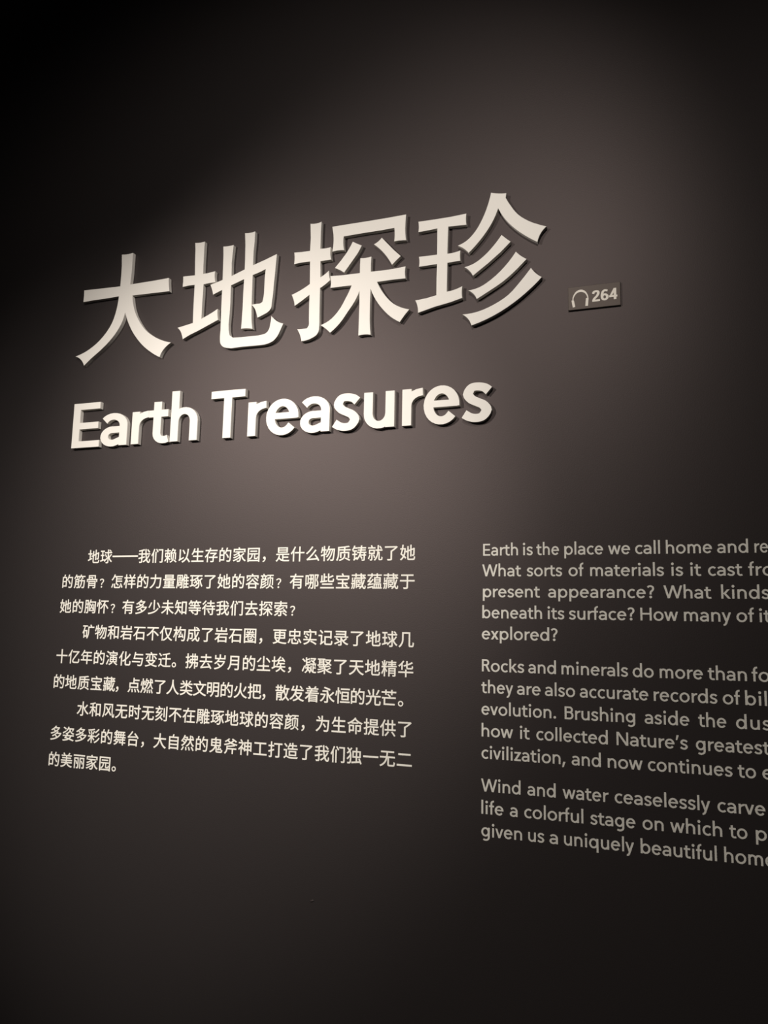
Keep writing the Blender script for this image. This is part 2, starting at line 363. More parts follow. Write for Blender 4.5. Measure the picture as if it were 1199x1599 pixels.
TITLE_tan = [
    "17.704,21.155 17.834,21.129 17.964,21.113 18.092,21.110 18.227,21.119 18.357,21.141 18.482,21.176 18.460,20.399 18.463,19.353 18.591,19.339 18.719,19.331 18.845,19.329 18.959,19.333 19.072,19.343 19.182,19.358 19.167,19.225 19.161,19.090 19.163,18.953 19.177,18.806 19.200,18.659 19.234,18.512 18.832,18.514 18.493,18.498 18.509,18.025 18.530,17.436 18.631,17.483 18.728,17.535 18.822,17.592 18.918,17.658 19.010,17.729 19.096,17.805 19.100,17.695 19.109,17.584 19.123,17.474 19.143,17.366 19.168,17.259 19.198,17.153 19.096,17.073 18.992,16.996 18.885,16.922 18.770,16.848 18.651,16.778 18.530,16.711 18.544,15.608 18.555,14.836 18.560,14.630 18.565,14.425 18.560,14.221 18.556,14.105 18.549,13.990 18.524,13.880 18.491,13.803 18.448,13.730 18.396,13.665 18.314,13.599 18.220,13.548 18.121,13.503 17.980,13.446 17.832,13.403 17.678,13.372 17.520,13.355 17.360,13.352 17.338,13.484 17.306,13.616 17.263,13.747 17.236,13.815 17.207,13.882 17.174,13.949 17.134,14.025 17.090,14.099 17.043,14.172 17.180,14.159 17.316,14.152 17.451,14.151 17.532,14.153 17.613,14.157 17.694,14.163 17.739,14.204 17.778,14.252 17.810,14.304 17.834,14.374 17.842,14.449 17.841,14.528 17.836,14.608 17.836,14.687 17.815,15.696 17.815,16.357 17.297,16.031 16.801,15.740 16.783,15.873 16.756,16.007 16.719,16.141 16.675,16.267 16.623,16.391 16.563,16.513 16.776,16.584 16.985,16.662 17.188,16.749 17.403,16.852 17.611,16.964 17.812,17.084 17.802,17.807 17.774,18.583 17.582,18.596 17.390,18.601 17.199,18.600 17.013,18.593 16.829,18.578 16.647,18.558 16.662,18.674 16.671,18.792 16.674,18.912 16.669,19.059 16.655,19.208 16.631,19.357 17.171,19.319 17.747,19.315 17.756,20.188",
    "19.244,20.714 20.285,20.709 21.782,20.708 22.943,20.717 24.147,20.754 24.111,20.223 24.104,20.045 24.101,19.867 24.105,19.688 24.119,19.481 24.143,19.274 24.176,19.067 24.030,19.087 23.883,19.101 23.737,19.110 23.623,19.113 23.509,19.112 23.396,19.108 23.412,19.232 23.422,19.358 23.427,19.486 23.425,19.652 23.414,19.821 23.394,19.990 22.575,19.963 21.410,19.963 20.624,19.951 20.045,19.937 20.031,19.804 20.024,19.669 20.025,19.532 20.037,19.360 20.061,19.187 20.096,19.014 19.963,19.035 19.830,19.050 19.697,19.056 19.562,19.055 19.429,19.045 19.298,19.028 19.320,19.201 19.336,19.377 19.345,19.555 19.348,19.764 19.341,19.975 19.325,20.188 19.304,20.363 19.277,20.539",
    "20.660,19.500 20.758,19.436 20.857,19.375 20.957,19.316 21.062,19.258 21.168,19.204 21.275,19.153 21.184,18.968 21.084,18.788 20.975,18.615 20.596,18.127 20.140,17.531 20.048,17.599 19.954,17.664 19.857,17.725 19.738,17.793 19.617,17.856 19.493,17.914 19.917,18.377 20.049,18.536 20.178,18.699 20.299,18.867 20.429,19.071 20.550,19.283",
    "22.585,19.475 22.979,19.016 23.368,18.577 23.847,18.090 23.572,17.863 23.289,17.599 23.199,17.768 23.102,17.934 22.998,18.096 22.875,18.273 22.744,18.445 22.604,18.611 22.438,18.787 22.262,18.954 22.077,19.111 22.176,19.154 22.270,19.204 22.359,19.262 22.441,19.326 22.516,19.398",
    "21.202,18.335 21.325,18.315 21.448,18.302 21.569,18.299 21.693,18.303 21.814,18.317 21.933,18.339 21.913,17.866 21.918,17.353 22.633,17.325 23.393,17.335 24.167,17.387 24.145,17.259 24.132,17.127 24.129,16.994 24.135,16.867 24.150,16.739 24.173,16.612 23.482,16.636 22.342,16.626 22.438,16.419 22.545,16.215 22.661,16.018 22.782,15.832 22.912,15.652 23.052,15.480 23.173,15.344 23.301,15.214 23.437,15.096 23.582,14.992 23.735,14.899 23.891,14.818 24.075,14.736 24.263,14.670 24.452,14.618 24.197,14.337 24.078,14.189 23.964,14.037 23.856,13.880 23.666,13.992 23.481,14.117 23.303,14.254 23.113,14.425 22.934,14.609 22.764,14.802 22.595,15.013 22.437,15.232 22.293,15.460 22.156,15.708 22.034,15.963 21.930,16.224 21.916,15.204 21.923,14.300 21.940,13.960 21.967,13.620 22.001,13.281 21.861,13.311 21.720,13.331 21.579,13.341 21.450,13.341 21.321,13.332 21.195,13.314 21.211,14.154 21.220,15.287 21.197,16.165 21.109,15.955 21.011,15.751 20.902,15.554 20.762,15.337 20.608,15.129 20.452,14.923 20.283,14.684 20.112,14.446 19.924,14.222 19.733,14.034 19.528,13.859 19.310,13.697 19.219,13.794 19.123,13.889 19.023,13.979 18.900,14.081 18.772,14.177 18.639,14.266 18.837,14.324 19.027,14.401 19.205,14.494 19.402,14.632 19.580,14.793 19.744,14.967 19.942,15.222 20.112,15.499 20.270,15.783 20.412,16.054 20.543,16.332 20.662,16.615 19.930,16.633 19.231,16.629 19.252,16.747 19.264,16.867 19.267,16.989 19.259,17.133 19.238,17.279 19.205,17.424 20.066,17.371 21.189,17.359 21.190,17.890",
]
TITLE_zhen = [
    "24.931,20.149 25.955,20.129 26.949,20.144 27.930,20.197 27.912,20.065 27.902,19.931 27.902,19.795 27.907,19.690 27.918,19.584 27.934,19.479 27.408,19.506 26.818,19.536 26.795,18.718 26.780,17.824 26.920,17.823 27.058,17.829 27.195,17.842 27.324,17.861 27.452,17.887 27.577,17.919 27.562,17.813 27.553,17.706 27.549,17.598 27.551,17.487 27.560,17.375 27.574,17.263 27.199,17.262 26.786,17.242 26.772,16.318 26.765,15.443 26.942,15.458 27.117,15.484 27.288,15.522 27.433,15.565 27.574,15.615 27.711,15.674 27.694,15.570 27.682,15.465 27.676,15.359 27.675,15.219 27.684,15.079 27.701,14.938 26.996,14.758 26.020,14.585 24.994,14.330 24.994,14.477 24.979,14.626 24.949,14.774 24.913,14.898 24.868,15.020 24.813,15.139 25.037,15.148 25.260,15.165 25.480,15.188 25.697,15.219 25.913,15.257 26.125,15.301 26.128,16.403 26.141,17.254 25.606,17.250 25.013,17.238 25.029,17.345 25.038,17.454 25.039,17.564 25.034,17.670 25.022,17.776 25.003,17.883 25.598,17.861 26.134,17.862 26.140,18.738 26.131,19.525 25.577,19.492 24.941,19.472 24.956,19.574 24.965,19.679 24.968,19.785 24.963,19.906 24.951,20.027",
    "29.412,21.277 29.558,21.225 29.705,21.182 29.853,21.147 30.011,21.118 30.170,21.098 30.327,21.088 30.290,20.801 30.379,20.614 30.475,20.430 30.579,20.251 30.711,20.039 30.852,19.834 31.009,19.644 31.187,19.470 31.379,19.314 31.577,19.172 31.761,19.056 31.950,18.951 32.141,18.856 32.307,18.780 32.475,18.711 32.644,18.649 32.535,18.556 32.435,18.451 32.347,18.335 32.285,18.233 32.230,18.124 32.184,18.010 32.147,17.891 32.119,17.769 31.934,17.891 31.752,18.018 31.572,18.152 31.329,18.340 31.091,18.539 30.862,18.753 30.660,18.962 30.467,19.182 30.288,19.415 30.120,19.672 29.970,19.941 29.838,20.219 29.757,19.983 29.664,19.754 29.560,19.531 29.427,19.288 29.279,19.055 29.122,18.830 28.959,18.617 28.787,18.413 28.608,18.215 28.437,18.035 28.260,17.861 28.078,17.692 27.990,17.797 27.895,17.896 27.793,17.988 27.669,18.083 27.538,18.167 27.402,18.238 27.591,18.297 27.770,18.374 27.939,18.469 28.130,18.614 28.301,18.785 28.457,18.970 28.623,19.204 28.767,19.454 28.899,19.714 29.007,19.951 29.104,20.194 29.192,20.442 29.277,20.715 29.350,20.993",
    "30.034,18.522 30.116,18.436 30.200,18.352 30.286,18.270 30.380,18.185 30.476,18.102 30.573,18.022 29.997,17.477 29.272,16.896 28.336,16.225 28.281,16.341 28.213,16.453 28.135,16.557 28.041,16.659 27.936,16.750 27.822,16.829 28.018,16.863 28.209,16.913 28.392,16.980 28.599,17.086 28.793,17.216 28.979,17.356 29.184,17.531 29.377,17.722 29.562,17.921 29.727,18.114 29.885,18.314",
    "30.872,17.365 30.957,17.267 31.047,17.174 31.141,17.086 31.255,16.991 31.372,16.904 31.494,16.826 30.925,16.291 30.671,16.067 30.411,15.849 30.139,15.647 29.882,15.484 29.615,15.334 29.347,15.185 28.570,14.756 28.546,14.824 28.517,14.891 28.483,14.957 28.444,15.019 28.400,15.078 28.340,15.146 28.273,15.208 28.201,15.263 28.125,15.311 28.046,15.350 28.266,15.366 28.483,15.402 28.691,15.457 28.948,15.564 29.188,15.702 29.418,15.854 29.699,16.062 29.963,16.293 30.212,16.539 30.448,16.800 30.668,17.076",
    "31.737,16.254 31.811,16.138 31.892,16.028 31.980,15.924 32.095,15.810 32.218,15.707 32.347,15.616 32.136,15.404 31.919,15.198 31.695,14.999 31.399,14.754 31.094,14.520 30.777,14.300 30.388,14.055 29.984,13.829 29.565,13.627 29.143,13.454 28.708,13.304 28.262,13.177 28.227,13.299 28.177,13.418 28.114,13.531 28.049,13.623 27.974,13.709 27.891,13.787 27.802,13.857 27.707,13.916 27.993,13.914 28.274,13.931 28.551,13.968 28.901,14.049 29.238,14.162 29.564,14.297 29.864,14.440 30.153,14.602 30.424,14.788 30.677,15.013 30.910,15.261 31.135,15.516 31.343,15.756 31.543,16.002",
]


def title_character(pieces, label):
    allp = [p for pc in pieces for P in pc for p in P]
    x0 = min(p[0] for p in allp); x1 = max(p[0] for p in allp); z = min(p[1] for p in allp)
    org = ((x0 + x1) / 2, z)
    if len(pieces) == 1:
        o = link('raised_character', outline_mesh('raised_character', pieces[0], DEPTH, M_RAISED, org, bevel=0.012), None, W(org[0], 0, org[1]))
    else:
        o = link('raised_character', None, None, W(org[0], 0, org[1]))
        for pc in pieces:
            link('stroke', outline_mesh('stroke', pc, DEPTH, M_RAISED, org, bevel=0.012), o)
    return thing(o, label, 'letter', 'raised Chinese characters of the title')

def P_(data, *groups):
    polys = [parse(s) for s in data]
    polys = [P if area2(P) > 0 else P[::-1] for P in polys]
    return [[polys[i] for i in g] for g in groups]

title_character(P_(TITLE_da, (0,)), 'large raised cream Chinese character 大, first of the title, with two spreading legs')
title_character(P_(TITLE_di, (0,), (1, 2, 3)), 'large raised cream Chinese character 地, second of the title, above the letters rth')
title_character(P_(TITLE_tan, (0,), (1,), (2,), (3,), (4,)), 'large raised cream Chinese character 探, third of the title, between 地 and 珍')
title_character(P_(TITLE_zhen, (0,), (1,), (2,), (3,), (4,)), 'large raised cream Chinese character 珍, last of the title, beside the small headphone tag')

# ------------------------------------------------------------------ raised English title
TS = 4.45                                           # em of the English title in em of the small text
TB = 7.44
cache = {}
def raised_letter(ch, x0, x1, label):
    if ch not in cache:
        C, wd = glyph(ch, 0.134)
        cache[ch] = (outline_mesh('raised_letter', C, DEPTH / TS, M_RAISED, (0, 0), TS, bevel=0.012), wd)
        me = cache[ch][0]
        for v in me.vertices: v.co.y *= TS
    me, wd = cache[ch]
    sx = (x1 - x0) / (wd * TS)
    o = link('raised_letter', me, None, W(x0, 0, TB), scale=(sx, 1, 1))
    return thing(o, label, 'letter', 'raised letters of the English title')

for a in [('E', 0.18, 2.47, 'raised cream capital E, the first letter of Earth Treasures'),
          ('a', 2.55, 4.71, 'raised cream letter a in the word Earth, right after capital E'),
          ('r', 5.05, 6.37, 'raised cream letter r in the word Earth, touching the t'),
          ('t', 6.375, 7.92, 'raised cream letter t in the word Earth'),
          ('h', 8.09, 10.15, 'raised cream letter h with a tall stem, ending the word Earth'),
          ('T', 11.08, 13.57, 'raised cream capital T starting the word Treasures'),
          ('r', 13.81, 15.11, 'raised cream letter r right after capital T of Treasures'),
          ('e', 15.12, 17.36, 'raised cream letter e, first e of the word Treasures'),
          ('a', 17.47, 19.46, 'raised cream letter a in the word Treasures, before the first s'),
          ('s', 19.66, 21.40, 'raised cream letter s in the middle of Treasures, before the u'),
          ('u', 21.67, 23.63, 'raised cream letter u in the word Treasures'),
          ('r', 24.10, 25.38, 'raised cream letter r right after the u of Treasures'),
          ('e', 25.43, 27.58, 'raised cream letter e, second e of the word Treasures'),
          ('s', 27.74, 29.46, 'raised cream letter s ending the word Treasures')]:
    raised_letter(*a)

# ------------------------------------------------------------------ small Chinese text (flat cut lettering)
PRINT = 0.012
# outlines of the 127 signs used, in thousandths of an em: "sign: x y x y ... / next contour"
OUTLINES = {}
GLYPHS = """。: 194 253 152 248 113 231 81 206 55 174 38 135 33 92 38 49 55 10 81 -23 113 -48 152 -64 194 -70 237 -64 276 -48 309 -23 334 10 351 49 356 92 351 135 334 174 309 206 276 231 237 248 / 194 -1 170 3 148 12 130 26 115 45 105 67 102 92 105 116 115 138 130 156 148 171 170 180 194 184 219 180 241 171 260 156 274 138 284 116 287 92 284 67 274 45 260 26 241 12 219 3
一: 35 440 35 340 969 340 969 440
不: 544 478 742 332 851 238 899 190 973 261 923 309 809 401 614 538 / 60 779 60 684 499 685 452 614 385 531 310 453 226 381 136 317 31 257 93 178 168 220 297 312 357 364 454 468 450 -87 549 -87 549 582 615 684 940 684 940 779
与: 48 247 48 157 690 157 690 247 / 254 828 206 591 153 371 797 370 786 276 760 124 746 76 730 41 715 22 704 16 680 12 469 21 495 -29 505 -73 692 -77 731 -72 764 -61 792 -40 815 -9 835 35 852 97 883 282 901 459 272 459 308 621 885 621 885 711 326 711 347 818
为: 148 788 215 700 263 620 348 662 296 742 228 823 / 485 375 569 264 632 161 714 206 648 308 564 412 / 402 847 398 608 73 608 73 515 388 515 373 436 344 344 300 253 238 163 156 77 41 -11 113 -78 234 17 324 113 390 215 437 318 468 422 484 515 812 515 797 250 788 156 778 90 766 47 754 26 734 15 548 21 572 -30 580 -76 728 -79 767 -76 799 -66 838 -34 857 1 871 54 893 239 911 608 493 608 496 847
丽: 188 404 246 290 292 184 369 219 322 322 262 432 / 625 392 686 282 734 179 809 214 760 315 699 422 / 44 789 44 698 956 698 956 789 / 99 613 99 -88 187 -88 187 526 370 526 370 10 369 8 367 7 259 7 288 -83 372 -81 424 -70 448 -50 462 -7 462 613 / 532 613 532 -88 621 -88 621 526 817 526 816 8 815 5 812 4 700 4 728 -84 816 -82 871 -72 895 -52 909 -9 909 613
么: 440 840 389 762 334 688 270 614 201 544 129 479 47 414 118 348 199 414 273 484 345 558 474 716 534 804 / 622 299 757 115 269 72 426 212 508 298 668 486 753 596 659 642 576 529 493 427 336 255 275 194 176 106 132 74 91 54 128 -37 199 -24 271 -17 813 29 872 -80 959 -32 927 29 849 151 704 342
了: 88 771 88 679 734 684 607 588 508 525 455 497 452 9 449 6 436 4 240 5 277 -89 443 -85 512 -70 540 -45 551 -7 552 448 611 483 737 570 851 668 907 724 836 776 816 771
二: 132 706 132 607 869 607 869 706 / 48 113 48 11 954 11 954 113
于: 115 778 115 685 461 685 461 450 46 450 46 357 461 357 458 18 454 15 440 12 246 13 284 -84 418 -82 477 -76 518 -62 544 -37 552 -17 558 30 558 357 955 357 955 450 558 450 558 685 885 685 885 778
些: 160 247 160 156 853 156 853 247 / 47 28 47 -64 954 -64 954 28 / 99 739 99 392 32 385 43 293 513 353 512 440 350 421 350 591 505 591 505 677 350 677 350 849 258 849 258 410 187 402 187 739 / 849 753 744 698 633 654 633 849 541 849 541 446 544 406 552 374 568 350 594 334 628 326 840 324 879 328 910 340 933 363 948 398 965 511 923 526 878 550 870 454 865 432 858 420 850 415 660 414 640 420 634 433 633 566 776 616 923 681
人: 448 846 446 736 432 596 396 434 327 268 212 115 29 -16 70 -52 102 -88 221 -11 312 76 385 171 440 272 482 375 502 470 524 379 566 276 622 173 697 76 790 -11 913 -84 941 -45 980 -8 817 96 706 221 630 359 582 493 556 608 543 690 550 846
亿: 381 745 381 655 762 658 604 476 491 334 420 234 380 165 364 118 360 83 365 46 380 15 406 -11 442 -29 488 -41 542 -44 796 -44 842 -40 880 -24 908 6 927 53 940 122 948 220 861 251 851 112 843 78 833 58 819 49 798 46 513 48 474 58 462 66 456 78 453 91 456 115 475 156 519 223 600 328 728 482 933 716 871 748 851 745 / 275 849 240 766 163 622 120 556 73 497 20 440 73 349 136 422 180 488 174 -87 264 -87 264 612 314 710 362 821
什: 286 847 251 763 172 617 127 550 79 490 25 432 78 342 142 414 186 480 180 -87 271 -87 271 605 324 706 373 820 / 598 839 598 503 318 503 318 411 598 411 598 -89 694 -89 694 411 964 411 964 503 694 503 694 839
仅: 355 739 355 650 410 658 389 663 440 477 471 395 505 318 544 246 584 186 544 147 450 72 400 40 284 -14 340 -90 454 -34 506 -2 602 75 641 112 716 37 762 2 862 -58 924 -86 986 -11 920 17 821 75 777 108 702 182 748 246 794 324 834 410 869 504 899 606 923 724 863 744 848 739 / 483 650 815 650 798 580 774 503 745 432 712 366 676 304 644 258 612 306 548 437 522 508 / 290 845 253 760 214 684 169 612 122 545 71 485 14 426 70 336 136 406 182 472 177 -87 269 -87 269 592 326 696 380 816
以: 361 715 453 585 522 460 604 510 534 632 440 758 / 752 810 736 596 706 420 658 275 585 156 482 61 332 -18 401 -97 472 -62 530 -25 582 15 628 58 670 106 698 149 806 31 898 -90 979 -30 870 103 744 232 772 302 796 385 815 476 830 575 851 806 / 138 8 222 60 503 199 479 286 249 179 249 772 151 772 151 174 141 136 118 107 88 84
们: 368 812 439 701 494 598 571 644 514 745 442 850 / 329 647 329 -89 420 -89 420 647 / 566 812 566 726 838 726 837 10 835 6 824 2 684 3 714 -86 819 -84 885 -74 912 -55 921 -41 930 -7 931 812 / 219 845 166 686 136 614 67 485 26 426 75 332 143 446 137 -88 226 -88 226 598 268 702 306 821
供: 480 188 454 144 396 70 365 36 289 -30 364 -89 439 -17 474 23 537 107 570 160 / 698 144 804 23 884 -92 962 -43 880 71 772 186 / 264 849 229 766 153 622 109 556 62 497 10 440 62 348 158 473 153 -87 245 -87 245 598 300 702 353 821 / 723 839 723 635 546 635 546 838 455 838 455 635 326 635 326 545 455 545 455 316 301 316 301 225 969 225 969 316 815 316 815 545 958 545 958 635 815 635 815 839 / 546 545 723 545 723 316 546 316
光: 125 771 202 632 251 504 341 539 288 668 210 802 / 790 813 730 673 656 540 737 508 812 634 886 779 / 450 849 450 467 46 467 46 378 312 378 302 298 284 217 252 146 203 85 131 33 19 -13 53 -52 78 -92 196 -40 278 23 336 97 375 184 397 280 409 378 578 378 578 31 580 -8 588 -39 604 -62 628 -77 660 -85 701 -87 846 -87 886 -83 917 -68 940 -41 954 1 970 135 928 151 882 176 875 54 870 26 862 11 854 5 694 3 676 8 674 11 671 32 671 378 957 378 957 467 544 467 544 849
凝: 35 726 129 646 203 565 268 632 192 710 97 787 / 27 39 107 -8 156 99 248 322 175 372 100 192 / 524 810 441 771 362 742 362 849 276 849 278 582 284 557 298 538 318 526 346 520 504 518 532 520 556 528 573 544 586 568 599 644 522 676 512 606 504 598 376 598 366 600 363 607 362 666 464 698 576 743 / 244 269 244 187 372 187 353 120 332 81 304 42 266 7 209 -32 268 -93 314 -60 377 1 401 33 429 87 469 45 511 -10 569 55 516 116 456 172 459 187 588 187 588 269 466 269 466 368 572 368 572 449 377 449 397 518 315 536 280 422 249 361 225 326 296 280 346 368 382 368 382 269 / 606 648 732 570 831 492 888 558 820 611 891 686 964 784 907 825 890 820 586 820 586 740 830 742 794 702 750 657 661 708 / 604 366 594 200 582 131 566 69 542 16 504 -35 560 -92 586 -61 618 -6 643 82 662 33 696 -11 736 -42 778 -61 823 -71 956 -74 984 10 850 10 809 18 809 197 956 197 956 277 809 277 809 423 878 423 857 336 927 318 971 496 918 509 907 506 573 506 573 423 727 423 732 58 713 88 700 109 668 202 678 366
几: 245 792 242 393 233 306 212 219 175 134 118 54 31 -25 101 -94 195 -8 258 85 301 183 326 284 338 382 341 700 640 700 640 68 642 23 650 -12 664 -38 685 -55 714 -64 860 -67 898 -62 928 -43 948 -11 961 34 974 177 932 194 885 221 875 56 869 36 862 28 854 25 750 26 740 31 738 36 736 792
刻: 842 837 841 12 839 7 825 3 678 4 710 -86 821 -84 886 -73 913 -55 924 -41 933 -6 934 837 / 663 734 663 158 752 158 752 734 / 456 588 395 489 209 478 276 550 342 638 609 638 609 725 399 725 375 784 331 855 244 831 281 768 298 725 45 725 45 638 236 640 200 590 145 522 104 484 71 468 100 382 162 394 335 410 300 380 211 304 163 271 52 209 111 134 200 188 280 246 356 312 424 385 485 465 542 561 / 522 399 463 308 397 229 322 158 238 94 150 39 45 -12 104 -90 264 3 361 76 400 110 481 33 556 -47 624 15 544 95 462 170 534 255 608 366
力: 401 847 401 631 74 631 74 536 396 536 384 450 360 353 318 254 255 158 166 68 38 -24 78 -59 109 -96 244 3 341 106 410 215 454 326 481 437 492 536 817 536 797 259 785 162 772 92 758 46 737 18 720 11 530 17 554 -34 564 -79 732 -81 784 -70 824 -37 846 -1 863 55 878 138 891 249 917 631 497 631 497 847
化: 864 708 823 648 738 548 691 500 602 420 605 831 507 831 507 351 414 291 308 232 375 161 507 238 509 31 519 -10 537 -39 564 -58 600 -68 646 -71 824 -71 873 -65 911 -45 937 -10 954 40 964 106 972 197 928 214 879 244 869 97 862 59 852 36 839 26 819 22 635 23 614 32 606 56 605 304 728 403 788 458 898 578 952 649 / 308 851 271 768 232 694 188 624 140 560 89 500 31 443 91 355 157 425 203 491 198 -89 295 -89 295 616 349 712 399 822
十: 452 848 452 475 46 475 46 380 452 380 452 -89 551 -89 551 380 961 380 961 475 551 475 551 848
华: 521 835 521 634 344 582 380 506 521 545 524 432 532 402 549 379 575 365 609 358 653 356 829 356 866 359 897 370 919 390 934 420 950 518 865 555 858 473 853 455 846 446 838 442 626 443 622 445 615 458 614 575 776 635 874 682 928 714 857 784 740 718 614 666 614 835 / 322 853 282 794 195 692 94 606 32 564 101 495 217 593 214 328 307 328 307 682 357 744 409 821 / 43 231 43 140 451 140 451 -89 548 -89 548 140 958 140 958 231 548 231 548 348 451 348 451 231
去: 139 -56 209 -42 276 -34 780 7 830 -82 919 -34 887 21 813 130 674 300 590 260 668 168 725 91 257 54 365 181 468 335 960 335 960 428 548 428 548 599 886 599 886 692 548 692 548 850 451 850 451 692 121 692 121 599 451 599 451 428 44 428 44 335 355 336 294 240 205 120 148 56 108 33
发: 660 792 800 630 874 682 732 837 / 139 510 165 524 198 529 378 531 346 443 301 352 248 267 184 192 110 124 16 58 55 23 84 -13 154 33 211 80 262 130 310 182 352 240 381 288 442 194 517 111 483 89 388 40 340 21 226 -13 276 -93 393 -54 446 -32 547 22 589 50 682 -8 736 -34 852 -76 921 -94 979 -10 907 6 796 41 746 64 662 110 736 187 771 236 802 290 829 348 855 418 794 446 778 442 454 442 484 531 939 531 940 621 508 621 548 837 446 854 426 726 403 621 243 621 278 696 315 804 217 822 192 739 156 653 132 613 108 598 / 588 166 532 222 504 254 456 326 442 352 728 352 714 326 668 253 642 221
变: 219 640 157 530 108 470 74 437 149 385 233 489 279 566 302 617 / 676 593 778 487 859 384 934 433 851 534 748 634 / 418 837 468 747 61 747 61 662 338 662 338 358 431 358 431 662 567 662 567 359 660 359 660 662 939 662 939 747 572 747 508 859 / 124 348 124 263 209 263 234 228 300 157 338 125 408 77 364 62 243 28 37 -10 65 -52 84 -92 304 -45 438 -1 499 24 556 -2 690 -47 761 -64 918 -92 940 -53 972 -10 821 13 756 27 636 62 592 76 679 132 724 170 800 256 835 312 777 352 761 348 / 310 265 696 265 675 246 612 189 576 163 500 120 426 164 391 190 330 246
台: 170 351 170 -88 264 -88 264 -34 732 -34 732 -86 830 -86 830 351 / 264 57 264 261 732 261 732 57 / 120 416 192 430 262 435 796 464 859 375 938 432 901 485 815 586 659 738 585 688 732 546 243 522 371 647 504 814 412 855 320 728 234 626 146 537 120 518 90 505
命: 503 864 444 792 376 730 298 672 214 622 124 581 21 547 74 458 192 505 287 556 287 499 705 499 705 560 798 509 915 463 944 506 983 550 890 579 812 612 736 650 666 694 604 742 559 787 578 811 / 314 580 416 644 503 722 585 644 684 580 / 119 434 119 -12 206 -12 206 73 442 73 442 434 / 206 349 353 349 353 158 206 158 / 530 434 530 -90 621 -90 621 348 795 348 794 140 784 135 656 136 684 48 784 49 827 55 845 61 870 79 879 93 886 124 886 434
和: 522 756 522 -44 613 -44 613 38 818 38 818 -37 912 -37 912 756 / 613 128 613 666 818 666 818 128 / 442 841 387 822 264 791 48 754 75 677 238 700 238 553 41 553 41 465 215 465 194 414 130 290 57 182 15 135 66 48 106 96 170 192 201 246 246 359 238 -87 330 -87 324 353 443 176 500 254 330 452 330 465 505 465 505 553 330 553 330 719 414 738 504 768
哪: 550 717 549 564 483 564 483 717 / 312 324 312 241 381 241 359 153 340 104 290 13 253 -36 312 -96 356 -39 388 15 414 71 436 130 462 241 546 241 539 78 528 11 522 2 512 -3 412 1 428 -45 436 -86 550 -82 574 -73 594 -53 614 -4 625 161 631 800 314 800 314 717 402 717 402 564 313 564 313 481 401 481 393 324 / 549 481 547 324 475 324 483 481 / 676 800 676 -89 758 -89 758 719 859 719 783 448 815 400 851 320 865 250 863 170 851 144 826 135 765 136 782 92 786 53 864 57 901 70 922 90 933 108 946 154 947 247 932 326 893 414 864 456 960 771 905 804 894 800 / 65 753 65 78 141 78 141 177 294 177 294 753 / 141 666 216 666 216 265 141 265
园: 253 632 253 551 749 551 749 632 / 188 460 188 379 350 379 344 323 331 268 310 222 279 184 236 153 166 122 197 88 219 52 295 88 348 129 386 179 412 238 428 308 436 379 535 379 536 151 542 126 554 106 572 94 598 87 728 85 756 88 778 98 794 117 806 145 818 237 780 250 741 272 736 193 730 169 718 165 629 165 622 167 619 184 619 379 807 379 807 460 / 73 802 73 -89 165 -89 165 -43 834 -43 834 -89 929 -89 929 802 / 165 45 165 714 834 714 834 45
圈: 262 675 302 621 326 568 393 598 366 652 327 702 / 470 721 430 585 234 585 234 518 399 518 371 470 188 470 188 402 324 406 255 350 155 292 208 225 279 268 325 306 326 114 334 90 351 72 375 62 448 55 636 55 666 57 692 64 712 80 725 103 738 180 668 207 660 145 656 134 641 124 431 124 410 128 404 136 403 283 566 283 556 231 548 229 460 233 481 170 578 170 614 182 632 213 640 284 642 350 369 347 420 402 589 402 610 371 671 306 744 253 789 230 846 294 802 312 741 348 714 369 673 406 817 402 817 470 465 470 490 518 779 518 779 585 680 585 734 682 656 704 600 585 515 585 550 710 / 73 808 73 -88 162 -88 162 -48 838 -48 838 -88 929 -88 929 808 / 162 33 162 725 838 725 838 33
在: 385 850 332 694 54 694 54 604 290 604 225 494 184 437 138 384 88 336 27 288 75 204 144 258 188 305 184 -85 277 -85 277 404 342 502 395 604 948 604 948 694 434 694 481 827 / 589 570 589 377 364 377 364 289 589 289 589 23 324 23 324 -65 947 -65 947 23 682 23 682 289 909 289 909 377 682 377 682 570
地: 420 756 420 479 309 433 344 349 420 381 420 79 423 30 434 -9 454 -37 484 -54 525 -64 824 -66 871 -62 909 -48 936 -23 954 14 966 62 974 132 933 144 890 167 879 67 870 43 859 30 844 23 580 20 532 25 522 31 515 39 510 78 510 420 626 470 626 134 715 134 715 507 837 560 834 329 827 270 822 262 815 259 730 261 753 176 825 180 872 190 897 208 907 222 918 258 925 392 927 636 933 656 867 682 835 654 715 604 715 849 626 849 626 566 510 518 510 756 / 22 159 58 67 382 214 361 298 250 251 250 519 368 519 368 608 250 608 250 837 161 837 161 608 33 608 33 519 161 519 161 214
埃: 402 542 499 557 830 580 876 509 950 562 867 679 760 800 690 755 775 658 519 640 595 714 680 820 588 851 528 768 474 704 416 648 398 636 373 628 / 351 269 351 185 575 185 562 159 536 121 500 84 454 48 393 15 308 -21 363 -92 444 -57 507 -22 558 16 600 55 631 97 646 125 670 87 708 40 752 -1 802 -36 858 -64 925 -88 984 -11 910 11 854 36 806 68 764 106 728 150 708 185 964 185 964 269 686 269 689 383 920 383 920 467 537 467 572 545 486 568 446 481 424 442 374 372 339 334 416 285 490 383 600 383 596 269 / 23 168 59 76 363 216 341 300 247 259 247 519 358 519 358 608 247 608 247 837 159 837 159 608 36 608 36 519 159 519 159 222
